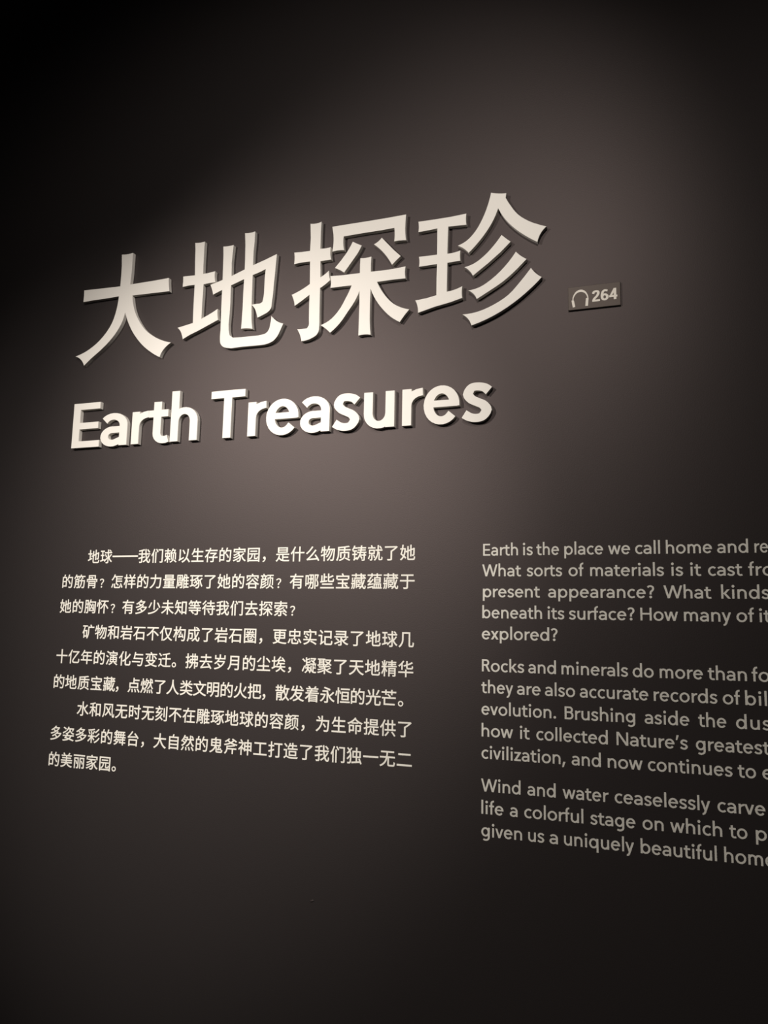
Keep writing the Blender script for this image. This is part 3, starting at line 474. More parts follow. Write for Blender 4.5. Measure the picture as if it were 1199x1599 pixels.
多: 452 852 413 806 369 762 315 719 253 678 184 638 95 597 161 530 294 601 400 676 666 679 646 661 586 605 482 535 424 578 353 624 282 574 354 527 398 491 357 473 246 432 64 387 109 304 249 340 382 387 509 449 626 525 726 616 809 728 748 766 733 762 486 758 556 829 / 616 503 570 449 518 398 454 349 378 302 293 257 186 214 244 142 312 170 424 228 475 259 563 323 819 325 770 265 700 203 624 153 501 253 422 208 538 109 480 85 324 39 242 23 62 -2 100 -92 284 -63 452 -20 610 42 749 125 865 233 956 376 896 414 879 409 650 406 719 481
大: 452 848 448 658 438 562 53 562 53 467 422 467 399 384 362 292 310 205 240 124 151 52 28 -14 68 -52 97 -90 216 -23 308 51 381 134 438 225 480 320 501 407 536 306 589 205 651 114 723 34 805 -32 905 -90 935 -47 972 -6 871 48 791 111 721 187 661 275 612 373 576 467 951 467 951 562 536 562 545 655 552 848
天: 57 464 57 370 422 370 402 312 366 242 314 174 244 109 154 48 28 -12 89 -90 211 -30 306 32 381 100 438 172 481 246 501 308 538 225 592 142 657 68 732 5 816 -46 918 -88 980 -6 874 34 790 83 717 142 655 212 604 292 569 370 946 370 946 464 537 464 542 678 903 678 903 772 93 772 93 678 445 678 445 568 440 464
她: 469 757 469 501 372 466 397 380 469 407 469 68 472 20 482 -17 500 -45 528 -62 566 -72 831 -74 876 -70 911 -55 936 -29 952 9 963 58 970 130 931 143 888 165 878 62 870 37 861 24 848 17 616 14 576 19 566 24 562 31 557 68 557 440 656 476 656 137 743 137 743 508 847 547 843 326 836 269 832 262 826 260 750 261 764 215 772 169 837 172 880 182 904 201 914 216 925 253 931 326 939 635 879 660 855 643 743 602 743 843 656 843 656 570 557 534 557 757 / 300 555 276 385 264 332 238 248 154 310 209 555 / 51 274 200 162 181 129 128 60 100 32 27 -18 58 -54 83 -94 161 -36 194 -5 251 69 269 101 364 2 420 80 368 136 312 188 349 306 365 378 387 538 394 636 342 645 225 643 256 843 167 849 137 643 41 643 41 555 121 555 89 411
姿: 37 455 72 370 330 514 308 595 / 75 758 192 704 286 644 334 716 237 775 123 825 / 652 223 607 163 538 107 337 152 391 222 / 470 850 449 799 403 714 347 642 308 603 382 548 435 607 477 667 580 667 566 618 540 564 501 517 448 477 374 444 264 413 294 374 314 338 375 358 338 307 47 307 47 222 282 224 176 100 438 51 392 43 272 18 39 -7 78 -90 272 -69 355 -53 430 -34 499 -11 556 16 732 -34 880 -87 966 -16 808 37 650 81 708 140 756 222 953 222 953 307 448 306 486 369 428 378 471 391 514 416 552 444 584 475 624 532 646 494 684 450 728 414 781 383 841 360 916 340 938 378 970 419 881 437 817 460 764 491 721 530 688 576 664 629 673 667 819 667 770 566 849 534 900 624 948 730 881 754 866 749 522 749 556 829
存: 604 354 604 275 326 275 326 187 604 187 602 3 601 2 592 0 436 1 464 -88 606 -84 650 -77 679 -59 688 -46 697 -13 698 187 966 187 966 275 698 275 698 320 804 396 908 493 848 539 830 534 411 534 411 447 750 452 684 404 / 379 850 336 718 54 718 54 628 296 628 229 508 186 446 137 389 84 337 20 286 66 202 137 258 182 307 179 -87 273 -87 273 408 343 516 399 628 948 628 948 718 436 718 474 827
宝: 600 172 772 15 842 71 668 220 / 417 836 470 724 74 724 74 495 167 495 167 635 830 635 830 529 152 529 152 440 448 440 448 301 178 301 178 213 448 213 448 28 57 28 57 -60 944 -60 944 28 547 28 547 213 826 213 826 301 547 301 547 440 848 440 848 495 925 495 925 724 576 724 508 858
实: 524 103 727 13 835 -50 887 -86 944 -13 890 23 776 86 570 173 / 226 556 317 493 387 427 448 495 374 559 284 616 / 126 399 222 337 297 271 355 342 277 406 184 462 / 81 735 81 514 174 514 174 647 825 647 825 514 921 514 921 735 574 735 548 790 507 857 416 829 465 735 / 62 265 62 182 418 184 393 151 353 111 303 77 242 46 167 20 66 -6 98 -48 120 -88 230 -56 318 -21 389 21 447 70 492 125 524 182 944 182 944 265 552 265 562 304 580 415 590 615 495 615 484 414 466 306 454 265
家: 410 829 446 759 75 759 75 535 166 535 166 673 837 673 837 535 932 535 932 759 556 759 505 857 / 790 493 682 403 574 326 536 398 480 466 540 511 798 511 798 595 200 595 200 511 428 518 382 497 266 443 204 420 66 379 118 304 271 358 408 422 446 376 406 350 280 286 141 234 64 213 112 137 182 160 314 216 440 282 485 310 505 257 454 216 384 172 307 131 224 94 140 64 47 37 96 -43 177 -16 330 51 474 132 522 166 524 143 516 77 497 30 485 17 468 6 450 1 322 5 342 -44 349 -85 464 -86 518 -73 551 -50 578 -20 598 21 610 71 616 128 612 190 601 248 635 269 662 208 699 142 743 83 794 31 850 -12 919 -50 946 -11 981 26 910 61 856 99 808 146 767 200 732 258 708 316 867 432
容: 328 642 293 602 217 534 174 503 75 445 140 375 240 440 288 477 373 560 418 614 / 572 587 725 481 846 376 914 438 786 543 636 642 / 492 555 434 478 369 412 294 351 212 296 124 249 23 206 84 131 211 192 211 -90 302 -90 302 -56 696 -56 696 -86 790 -86 790 205 914 143 940 182 975 220 809 296 738 336 670 382 607 435 554 490 574 519 / 302 29 302 179 696 179 696 29 / 309 258 414 333 502 424 600 329 708 258 / 420 835 460 757 74 757 74 557 165 557 165 670 832 670 832 557 927 557 927 757 566 757 515 857
少: 223 693 170 572 142 516 79 414 39 363 120 318 157 371 222 479 312 668 / 690 656 798 485 886 326 965 372 877 528 767 694 / 760 333 682 238 588 165 475 106 344 60 196 26 19 0 45 -46 64 -89 240 -60 396 -20 535 33 656 101 758 185 844 294 / 440 849 440 214 532 214 532 849
尘: 257 744 226 694 157 610 119 571 28 498 101 438 192 517 233 562 309 658 347 718 / 643 698 782 571 853 490 884 446 964 500 931 544 856 625 720 745 / 453 838 453 424 548 424 548 838 / 453 401 453 280 125 280 125 193 453 193 453 30 36 30 36 -60 965 -60 965 30 547 30 547 193 878 193 878 280 547 280 547 401
就: 183 499 390 499 390 397 183 397 / 712 441 712 24 722 -29 748 -53 783 -64 881 -65 923 -58 954 -38 969 -10 980 116 944 132 904 158 898 35 892 17 889 15 862 10 821 10 801 16 797 44 797 441 / 136 284 96 156 62 87 37 49 107 2 170 123 217 266 / 354 265 401 166 432 70 506 104 474 198 424 296 / 754 766 820 682 866 602 936 645 887 724 821 804 / 99 579 99 318 249 318 248 0 243 -2 152 -2 182 -83 254 -81 288 -76 322 -55 334 -17 335 318 478 318 478 579 / 210 832 253 726 45 726 45 641 520 641 520 726 351 726 296 852 / 650 847 645 590 511 590 511 503 639 503 628 408 610 306 582 209 544 119 495 39 424 -38 462 -64 493 -94 568 -10 622 80 664 180 694 286 715 397 727 503 963 503 963 590 733 590 740 847
岁: 128 804 128 549 371 550 347 514 308 467 261 422 210 379 154 342 85 304 145 230 253 296 342 371 729 371 711 338 648 254 612 218 534 158 456 232 358 312 284 265 384 181 454 110 410 89 289 43 225 25 79 -6 134 -92 294 -52 439 1 572 72 688 162 784 276 861 421 800 460 783 456 416 454 484 548 431 557 887 549 887 804 790 804 790 634 549 634 549 854 454 854 454 634 222 634 222 804
岩: 46 486 46 397 310 397 282 354 240 300 192 247 140 199 83 156 13 112 71 38 172 104 244 172 241 -91 334 -91 334 -47 792 -47 792 -88 887 -88 887 280 340 278 380 332 417 397 956 397 956 486 / 334 39 334 194 792 194 792 39 / 452 850 452 661 209 661 209 804 116 804 116 574 890 574 890 804 794 804 794 661 547 661 547 850
工: 43 81 43 -12 960 -12 960 81 548 81 548 641 909 641 909 736 95 736 95 641 447 641 447 81
年: 39 232 39 142 503 142 503 -89 598 -89 598 142 963 142 963 232 598 232 598 413 893 413 893 502 598 502 598 638 916 638 916 728 321 728 366 830 271 854 242 780 210 716 174 654 134 598 91 547 36 495 116 436 202 532 273 638 503 638 503 502 204 502 204 232 / 297 232 297 413 503 413 503 232
录: 119 316 230 245 316 174 382 239 290 310 184 374 / 125 793 125 706 730 706 728 632 155 632 155 545 722 545 718 471 58 471 58 386 452 386 452 218 55 58 104 -24 452 126 452 4 450 -5 439 -8 296 -7 329 -91 458 -88 514 -73 536 -52 545 -20 540 225 576 168 630 111 689 60 754 17 825 -20 907 -51 968 30 904 50 806 94 762 120 690 176 782 238 889 324 810 381 720 303 631 236 586 296 546 368 546 386 949 386 949 471 813 471 831 792 762 797 748 793
彩: 528 838 460 820 306 793 38 762 64 684 246 700 422 724 586 759 / 66 630 123 540 161 453 239 490 198 576 139 664 / 244 666 288 576 316 490 396 518 366 604 320 691 / 492 694 447 586 394 482 468 456 524 554 582 668 / 842 834 806 790 725 716 680 682 578 620 647 550 750 620 800 658 889 742 935 796 / 871 559 831 514 743 436 694 400 584 335 653 266 764 337 816 377 912 465 961 520 / 894 277 848 213 799 158 742 108 678 63 610 24 526 -14 565 -53 594 -92 675 -50 748 -5 815 46 877 103 932 165 985 240 / 372 304 355 308 369 322 / 281 496 281 391 48 391 48 304 253 304 228 268 152 174 66 95 15 60 71 -21 117 15 194 88 265 173 286 213 281 -87 372 -87 369 230 439 156 506 72 570 134 489 229 391 308 579 304 579 391 372 391 372 496
待: 401 207 477 108 530 14 610 61 554 154 480 248 / 251 849 223 807 156 734 118 699 32 634 81 557 133 596 221 674 300 760 339 814 / 597 844 597 719 377 719 377 633 597 633 597 524 318 524 318 437 738 437 738 343 330 343 330 256 738 256 736 7 724 2 582 3 612 -87 743 -83 798 -68 812 -56 826 -28 830 11 830 256 964 256 964 343 830 343 830 437 971 437 971 524 690 524 690 633 919 633 919 719 690 719 690 844 / 268 628 233 571 156 473 113 428 18 347 66 256 180 369 176 -88 266 -88 266 466 352 596
忠: 281 272 284 8 294 -23 312 -46 341 -60 379 -67 636 -69 678 -66 713 -54 738 -32 756 3 766 49 774 118 730 132 684 155 676 59 670 38 661 27 649 22 436 20 384 27 381 29 377 48 377 272 / 722 236 812 105 881 -14 966 32 893 152 803 274 / 155 270 102 136 58 55 28 13 115 -27 143 16 185 100 238 238 / 124 729 124 394 452 394 452 314 394 271 495 190 574 113 648 172 572 242 495 297 545 292 545 394 881 394 881 729 545 729 545 849 452 849 452 729 / 214 643 452 643 452 480 214 480 / 545 643 787 643 787 480 545 480
怀: 169 849 169 -88 262 -88 262 849 / 74 657 53 514 18 384 97 358 132 499 151 646 / 250 660 296 554 330 456 406 495 371 588 322 692 / 648 495 786 351 895 216 968 275 855 408 717 547 / 344 785 344 694 616 694 582 620 536 538 483 462 425 393 363 332 288 272 359 200 406 240 486 318 524 362 582 450 577 -86 670 -86 670 588 718 694 953 694 953 785
怎: 263 225 266 -3 276 -32 297 -54 327 -67 368 -74 697 -73 732 -63 758 -43 776 -13 786 29 794 90 752 102 708 125 698 42 692 25 683 16 670 12 424 10 364 17 360 20 355 37 355 225 / 740 220 815 77 873 -51 966 -19 904 108 828 246 / 148 233 104 106 48 -15 132 -54 170 30 230 200 / 273 853 246 778 217 712 182 650 144 594 101 542 47 492 124 428 218 534 292 654 405 654 405 260 428 264 391 236 497 154 584 78 650 144 485 265 498 260 498 348 909 348 909 431 498 431 498 504 884 504 884 584 498 584 498 654 935 654 935 738 331 738 367 831
恒: 169 849 169 -88 260 -88 260 849 / 74 657 53 514 18 384 97 356 133 499 151 646 / 248 660 293 558 326 462 400 500 366 590 318 690 / 374 795 374 708 951 708 951 795 / 343 54 343 -34 968 -34 968 54 / 512 331 798 331 798 208 512 208 / 512 533 798 533 798 411 512 411 / 422 618 422 123 892 123 892 618
成: 534 848 540 679 119 679 118 322 104 175 88 101 64 32 24 -40 64 -67 101 -102 147 -19 176 61 196 146 208 230 215 386 379 386 373 212 365 159 357 148 347 143 215 148 235 101 242 59 372 58 410 67 438 90 449 111 456 144 466 251 473 474 215 474 215 588 546 588 572 366 602 230 618 174 552 107 515 76 434 20 382 -11 450 -87 566 -6 656 77 674 39 702 -2 732 -36 765 -61 802 -77 841 -82 879 -77 909 -60 932 -31 948 12 960 71 968 154 930 172 887 205 870 48 862 27 854 16 846 14 825 17 804 30 782 50 762 80 724 158 790 256 821 312 876 432 902 506 810 530 750 379 688 259 662 410 640 588 960 588 960 679 635 679 631 848 / 656 788 765 724 851 658 911 724 820 788 714 847
我: 690 775 786 681 859 590 935 644 857 735 762 825 / 828 438 766 338 704 258 686 353 670 464 955 464 955 553 660 553 651 684 648 841 550 841 564 553 354 553 354 713 529 760 463 838 404 819 275 786 50 744 79 664 261 694 261 553 47 553 47 464 261 464 261 304 30 258 56 164 261 211 259 8 256 5 246 3 92 4 114 -46 126 -90 263 -84 304 -76 334 -57 344 -43 353 -7 354 233 540 276 532 361 354 323 354 464 574 464 596 316 627 184 518 96 385 20 449 -53 566 17 660 91 679 46 706 -1 737 -39 770 -68 808 -86 849 -92 886 -88 916 -71 938 -43 954 0 966 57 974 137 937 156 896 189 879 36 871 16 863 5 855 3 835 7 813 21 792 44 771 76 734 161 827 270 912 403
打: 190 849 190 647 39 647 39 557 190 557 190 360 28 318 56 225 190 264 190 16 188 12 184 11 62 10 93 -79 207 -74 241 -64 264 -47 273 -34 281 -2 282 292 433 336 420 426 282 386 282 557 421 557 421 647 282 647 282 849 / 409 765 409 672 694 672 694 25 690 19 683 16 495 16 533 -83 659 -81 737 -68 769 -49 780 -33 791 6 792 672 970 672 970 765
把: 490 705 614 705 614 405 490 405 / 396 797 396 88 399 36 410 -4 432 -32 464 -51 506 -60 820 -63 871 -58 911 -44 940 -17 959 21 972 72 980 143 936 156 890 180 878 77 869 51 858 36 842 29 564 26 514 31 502 37 496 47 492 63 490 316 828 316 828 250 923 250 923 797 / 828 405 702 405 702 705 828 705 / 162 849 162 647 42 647 42 558 162 558 162 353 25 316 51 226 162 259 161 3 160 1 158 -1 57 -1 86 -88 185 -82 216 -73 238 -56 251 -30 255 7 255 288 378 324 366 412 255 380 255 558 358 558 358 647 255 647 255 849
拂: 151 849 151 647 40 647 40 559 151 559 151 359 29 315 48 224 151 263 151 8 150 6 143 4 46 4 73 -86 172 -80 204 -70 225 -51 237 -24 240 12 240 298 340 338 324 423 240 392 240 559 331 559 331 647 240 647 240 849 / 501 849 501 714 347 714 347 628 501 628 501 513 355 513 338 367 316 229 484 229 473 188 454 140 427 94 392 51 348 11 282 -34 322 -64 354 -96 422 -47 474 4 512 57 542 114 563 174 575 229 673 229 673 -91 761 -91 761 229 866 229 858 133 848 96 837 91 766 95 787 14 867 15 897 23 921 41 936 81 946 156 954 315 761 315 761 427 924 427 924 714 761 714 761 849 673 849 673 714 589 714 589 849 / 429 427 500 427 497 315 414 315 / 673 427 673 315 586 315 588 427 / 673 628 673 513 589 513 589 628 / 761 628 838 628 838 513 761 513
探: 357 794 357 596 438 596 438 710 851 710 851 599 935 599 935 794 / 536 666 509 624 452 554 419 524 339 464 406 398 487 466 523 504 588 585 620 637 / 662 624 776 511 863 403 935 458 844 565 731 672 / 599 470 599 360 347 360 347 274 548 274 523 236 486 188 444 145 398 106 350 73 289 42 349 -32 406 3 454 40 500 83 543 130 582 181 606 230 599 -81 688 -81 682 233 704 186 780 88 865 7 917 -29 980 44 926 77 839 150 764 240 740 274 947 274 947 360 688 360 688 470 / 158 849 158 647 41 647 41 559 158 559 158 360 28 314 55 225 158 264 157 5 157 4 149 1 49 1 78 -83 178 -78 210 -69 231 -51 242 -25 246 9 246 297 353 338 334 424 246 392 246 559 344 559 344 647 246 647 246 849
提: 487 608 803 608 803 547 487 547 / 487 741 803 741 803 680 487 680 / 400 816 400 471 893 471 893 816 / 422 307 410 227 394 163 373 106 346 54 313 10 265 -36 336 -92 367 -62 412 -4 432 29 457 88 485 37 529 -10 580 -42 638 -62 702 -72 955 -74 966 -33 984 12 776 11 689 17 689 156 899 156 899 236 689 236 689 336 948 336 948 417 355 417 355 336 600 336 600 42 562 66 540 88 503 147 489 182 508 297 / 155 848 155 647 31 647 31 559 155 559 155 355 18 315 41 223 155 260 155 10 154 8 146 5 41 5 68 -82 172 -77 204 -67 227 -50 240 -23 243 14 243 290 355 327 342 412 243 382 243 559 354 559 354 647 243 647 243 848
散: 346 841 346 728 235 728 235 841 148 841 148 728 47 728 47 647 148 647 148 546 31 546 31 463 538 463 538 546 434 546 434 647 536 647 536 728 434 728 434 841 / 235 647 346 647 346 546 235 546 / 190 209 391 209 391 156 190 156 / 190 285 190 337 391 337 391 285 / 102 414 102 -89 190 -89 190 80 390 80 388 -6 383 -7 278 -6 306 -87 410 -84 442 -77 456 -68 473 -47 480 -19 480 414 / 656 575 808 575 778 412 746 310 736 274 692 413 666 521 656 576 / 622 850 590 676 568 598 544 526 514 460 478 397 542 320 584 390 605 448 636 312 684 186 628 111 595 77 516 17 462 -14 516 -94 608 -34 646 -3 680 31 732 95 778 30 808 -5 874 -64 918 -94 946 -52 982 -15 935 14 866 72 837 106 786 180 812 233 856 360 874 430 902 575 970 575 970 663 679 663 714 836
文: 410 828 458 738 492 655 592 688 554 772 505 857 / 41 673 41 581 200 581 264 441 302 374 390 250 434 201 384 163 324 124 258 88 188 55 22 -3 80 -89 244 -26 317 10 385 48 448 92 502 134 555 91 618 47 685 8 756 -26 832 -56 919 -83 982 1 892 27 818 54 749 87 684 122 623 163 573 202 616 249 660 308 702 370 740 438 802 581 963 581 963 673 / 503 266 466 308 385 414 351 471 298 581 698 581 676 528 614 410 578 356
斧: 212 399 210 229 203 178 188 126 163 74 125 23 62 -33 133 -94 188 -47 227 -1 256 47 277 95 298 184 596 184 596 -83 691 -83 691 184 919 184 919 269 304 269 304 327 570 353 827 399 755 468 509 428 / 574 789 658 745 594 686 509 632 424 678 360 728 458 813 370 846 330 812 244 752 196 726 87 675 153 604 290 680 354 628 421 588 375 573 250 535 32 492 93 411 316 464 454 511 514 538 574 513 707 468 777 451 925 423 979 503 772 541 604 590 675 637 740 698 873 612 940 678 798 764 638 847
无: 105 782 105 690 436 690 432 590 420 486 43 486 43 395 402 395 380 322 344 242 293 167 226 99 142 39 24 -16 61 -54 87 -92 211 -30 305 41 378 122 433 210 472 304 497 395 502 395 502 60 504 18 514 -15 532 -40 559 -55 596 -64 643 -66 830 -66 874 -62 910 -48 935 -21 952 19 962 73 970 152 926 166 879 192 870 76 864 49 855 34 844 29 629 27 606 33 602 37 598 60 598 395 960 395 960 486 513 486 524 588 530 690 903 690 903 782
时: 461 456 550 319 624 196 706 243 630 365 539 497 / 315 393 315 183 162 183 162 393 / 315 478 162 478 162 679 315 679 / 72 765 72 16 162 16 162 97 403 97 403 765 / 755 844 755 649 431 649 431 557 755 557 754 26 751 19 743 16 549 16 584 -79 714 -77 772 -70 811 -57 836 -33 844 -14 849 32 849 557 971 557 971 649 849 649 849 844
明: 329 442 329 261 160 261 160 442 / 329 528 160 528 160 701 329 701 / 71 788 71 79 160 79 160 173 417 173 417 788 / 845 718 845 563 583 563 583 718 / 492 806 492 441 490 361 482 278 462 196 430 115 380 40 301 -35 369 -99 428 -47 472 6 506 61 532 120 552 179 565 232 845 232 842 9 839 6 828 4 670 5 692 -44 704 -87 819 -84 889 -73 917 -54 927 -40 936 -4 937 806 / 845 477 845 318 578 318 582 477
是: 245 598 748 598 748 534 245 534 / 245 733 748 733 748 670 245 670 / 155 808 155 459 842 459 842 808 / 224 309 206 231 184 168 155 110 120 60 79 16 21 -28 92 -93 130 -63 188 -4 213 30 249 93 286 42 342 -4 406 -36 481 -55 566 -66 661 -69 942 -69 954 -26 978 21 664 20 555 25 555 145 887 145 887 229 555 229 555 323 952 323 952 408 50 408 50 323 462 323 462 41 432 50 396 68 364 90 335 118 310 153 290 191 317 296
更: 255 249 174 216 238 128 296 74 199 31 32 -10 88 -91 156 -75 263 -41 310 -21 382 18 452 -13 533 -39 622 -57 720 -71 944 -86 958 -41 984 6 762 16 672 26 589 40 514 59 458 80 474 96 511 153 525 184 541 238 882 238 882 643 554 643 554 710 944 710 944 796 56 796 56 710 458 710 458 643 147 643 147 238 442 238 420 182 388 140 374 126 314 175 / 237 402 458 402 456 318 237 318 / 552 318 554 402 789 402 789 318 / 237 562 458 562 458 480 237 480 / 554 562 789 562 789 480 554 480
月: 198 796 196 396 188 309 170 221 139 136 91 54 16 -28 53 -58 86 -94 138 -42 176 8 208 61 233 116 265 223 733 223 733 33 728 17 710 11 509 12 534 -39 550 -85 721 -80 750 -76 790 -61 816 -36 824 -16 830 31 830 796 / 292 705 733 705 733 555 292 555 / 292 466 733 466 733 314 282 314 290 391
有: 385 850 340 719 54 719 54 631 300 631 235 518 192 459 144 404 92 355 27 306 87 233 184 314 250 394 246 -88 338 -88 338 110 739 110 739 17 736 7 724 3 568 4 598 -86 712 -84 782 -75 811 -56 821 -42 830 -8 831 533 351 533 402 631 948 631 948 719 440 719 479 828 / 338 280 739 280 739 193 338 193 / 338 362 338 447 739 447 739 362
未: 450 848 450 685 124 685 124 593 450 593 450 438 53 438 53 346 402 348 360 297 302 236 238 179 170 127 100 83 20 42 87 -36 160 7 227 52 293 105 356 162 414 225 455 285 450 -89 547 -89 542 289 584 228 642 164 706 105 772 52 839 6 913 -37 980 43 900 84 829 128 761 179 697 236 638 297 595 348 951 346 951 438 547 438 547 593 883 593 883 685 547 685 547 848
构: 510 850 468 710 444 648 384 538 344 485 422 428 477 512 520 597 852 597 839 277 830 167 820 89 810 39 797 14 779 3 630 8 650 -43 660 -86 798 -86 829 -79 855 -66 879 -43 896 -6 910 53 931 263 948 685 556 685 602 830 / 620 381 670 265 518 237 578 362 638 523 548 549 511 426 473 328 430 240 416 221 396 209 424 126 493 149 696 192 718 118 796 150 752 273 692 408 / 190 849 190 656 41 656 41 568 180 568 142 439 116 371 56 250 22 198 72 106 103 156 149 248 198 407 190 -88 280 -88 273 430 345 277 406 348 280 533 280 568 396 568 396 656 280 656 280 849
样: 428 815 483 723 520 638 607 674 566 758 510 847 / 817 854 772 748 722 657 390 657 390 570 615 570 615 450 421 450 421 363 615 363 615 240 352 240 352 151 615 151 615 -88 708 -88 708 151 956 151 956 240 708 240 708 363 904 363 904 450 708 450 708 570 937 570 937 657 822 657 911 822 / 174 849 174 656 46 656 46 568 172 568 157 510 111 371 54 249 21 198 71 107 139 234 182 376 174 -88 264 -88 257 432 324 282 384 355 264 536 264 568 370 568 370 656 264 656 264 849
水: 62 593 62 499 305 499 280 416 244 330 200 254 150 187 94 130 25 76 65 43 99 6 174 69 238 142 296 228 346 328 385 440 418 574 359 596 343 593 / 815 664 720 546 625 448 587 517 551 598 551 847 453 847 452 17 450 13 438 9 301 10 336 -90 440 -87 486 -79 519 -65 540 -40 546 -21 551 23 544 436 583 352 638 268 700 192 766 122 838 64 921 12 989 96 920 132 864 171 810 216 760 266 672 376 780 478 899 606
永: 263 772 476 705 597 655 652 627 698 714 641 742 517 789 310 848 / 47 449 47 359 280 359 257 301 221 237 180 179 134 128 83 84 19 41 60 7 93 -29 162 23 223 82 278 151 326 230 368 320 401 426 342 452 326 449 / 860 574 747 461 632 366 589 455 552 560 552 643 177 643 177 553 454 553 454 13 452 8 438 4 290 6 310 -44 322 -87 434 -85 483 -79 519 -66 541 -42 548 -24 552 17 545 363 578 281 630 202 688 132 754 71 827 19 915 -26 980 54 909 86 852 118 801 156 754 200 710 248 676 294 804 391 944 514
演: 656 61 784 -15 888 -85 959 -26 848 46 726 113 / 486 105 452 81 379 39 244 -16 314 -86 404 -43 490 7 575 69 / 82 770 174 717 252 666 308 740 227 790 136 837 / 23 498 114 449 192 401 245 478 165 524 76 568 / 53 -13 136 -70 164 -12 287 267 214 323 133 140 / 523 835 561 754 300 754 300 573 387 573 387 672 848 672 848 573 938 573 938 754 664 754 615 855 / 419 246 567 246 567 179 419 179 / 657 246 811 246 811 179 657 179 / 419 387 567 387 567 320 419 320 / 657 387 811 387 811 320 657 320 / 371 600 371 520 567 520 567 463 334 463 334 102 899 102 899 463 657 463 657 520 859 520 859 600
火: 205 649 174 541 154 492 105 400 69 354 157 310 192 357 242 455 296 622 / 828 650 763 495 686 349 764 312 846 453 926 612 / 529 462 530 463 546 636 550 838 450 838 448 654 436 487 401 332 334 194 220 79 36 -17 74 -55 99 -92 211 -41 299 17 370 83 426 155 469 234 493 308 526 222 579 137 643 64 719 3 808 -46 916 -84 976 -2 852 39 758 93 680 161 616 244 568 342
点: 246 456 751 456 751 295 246 295 / 330 136 347 22 353 -81 446 -69 438 31 418 144 / 534 134 580 22 611 -80 702 -56 668 45 620 153 / 737 139 818 24 876 -83 964 -47 902 62 821 172 / 172 165 110 49 62 -15 27 -48 112 -90 144 -56 196 15 261 142 / 157 545 157 207 844 207 844 545 539 545 539 654 919 654 919 743 539 743 539 849 446 849 446 545
然: 751 788 818 711 868 637 942 682 888 756 822 829 / 334 121 350 15 357 -82 449 -68 440 26 422 130 / 539 122 579 15 604 -80 696 -60 668 36 626 138 / 744 124 825 11 886 -94 972 -53 908 52 827 159 / 167 152 103 41 27 -56 114 -91 165 -25 210 46 254 128 / 655 837 655 637 492 637 492 547 648 547 638 499 618 440 586 381 539 325 476 270 383 214 450 149 524 193 582 238 628 284 664 334 693 384 706 424 748 322 781 272 818 228 859 190 913 154 940 192 974 228 913 269 867 312 828 363 794 422 768 487 749 547 952 547 952 637 744 637 744 837 / 252 859 227 789 198 726 162 662 122 602 77 547 21 492 86 432 128 473 193 551 273 680 420 680 385 575 269 638 223 580 350 506 302 434 185 511 130 459 250 373 227 352 162 301 42 236 79 201 106 164 207 220 294 288 370 373 436 475 488 594 528 740 474 762 312 760 342 835
燃: 402 172 351 54 307 -13 274 -48 351 -90 380 -53 424 20 476 142 / 794 148 858 23 907 -88 989 -57 938 54 872 172 / 816 804 859 719 890 638 960 668 928 748 883 830 / 509 136 525 26 533 -78 616 -66 606 37 588 147 / 648 132 688 23 717 -80 796 -56 766 46 726 154 / 80 657 63 520 43 441 27 401 91 364 109 412 132 501 148 648 / 736 847 736 635 628 634 628 553 732 553 726 503 711 444 688 386 654 330 608 276 538 219 598 159 654 204 696 247 730 292 758 338 786 424 814 328 836 280 891 200 930 161 958 200 991 231 946 272 913 317 884 370 860 429 828 553 967 553 967 635 818 635 818 847 / 452 855 412 695 387 625 359 560 326 501 284 443 350 392 382 438 431 525 488 671 574 671 553 578 486 612 452 550 530 506 506 448 436 494 393 439 472 383 432 325 408 298 357 251 321 227 375 158 442 212 496 271 544 342 585 424 619 518 646 623 664 738 616 751 510 749 532 841 / 300 709 269 604 244 512 252 842 169 842 167 399 160 308 147 219 122 134 84 52 25 -30 88 -92 130 -39 184 57 204 108 224 200 296 73 360 138 244 302 251 482 286 467 375 681
物: 528 850 484 696 456 628 425 565 389 509 344 452 417 398 485 493 536 593 604 593 581 524 548 446 510 371 467 303 420 244 361 188 435 133 494 194 544 263 590 340 629 424 663 512 688 593 752 593 724 479 684 358 635 246 576 144 509 57 423 -19 466 -46 501 -75 586 8 656 104 716 216 766 338 807 468 836 593 866 593 846 282 834 175 822 98 809 49 795 25 776 13 646 17 666 -32 674 -77 796 -77 825 -70 850 -57 872 -34 892 3 909 62 923 149 936 270 960 681 570 681 614 834 / 91 792 64 602 37 496 18 444 91 400 118 481 137 554 213 554 213 344 24 292 49 202 213 253 213 -89 301 -89 301 280 428 320 416 404 301 370 301 554 404 554 404 644 301 644 301 848 213 848 213 644 155 644 173 780
独: 380 651 380 263 600 263 600 63 326 36 344 -60 854 -1 884 -88 976 -54 919 89 845 245 758 219 818 87 693 73 693 263 914 263 914 651 693 651 693 847 600 847 600 651 / 472 567 600 567 600 348 472 348 / 693 567 819 567 819 348 693 348 / 294 835 253 768 217 719 176 771 107 836 40 785 113 712 157 649 99 592 25 530 90 470 198 566 216 511 227 444 204 403 139 319 66 248 21 216 85 144 174 228 241 320 232 174 221 74 213 39 203 18 188 7 54 4 75 -43 83 -86 209 -81 244 -68 271 -45 290 -9 304 38 314 94 324 225 320 416 302 531 286 588 264 638 320 708 376 794
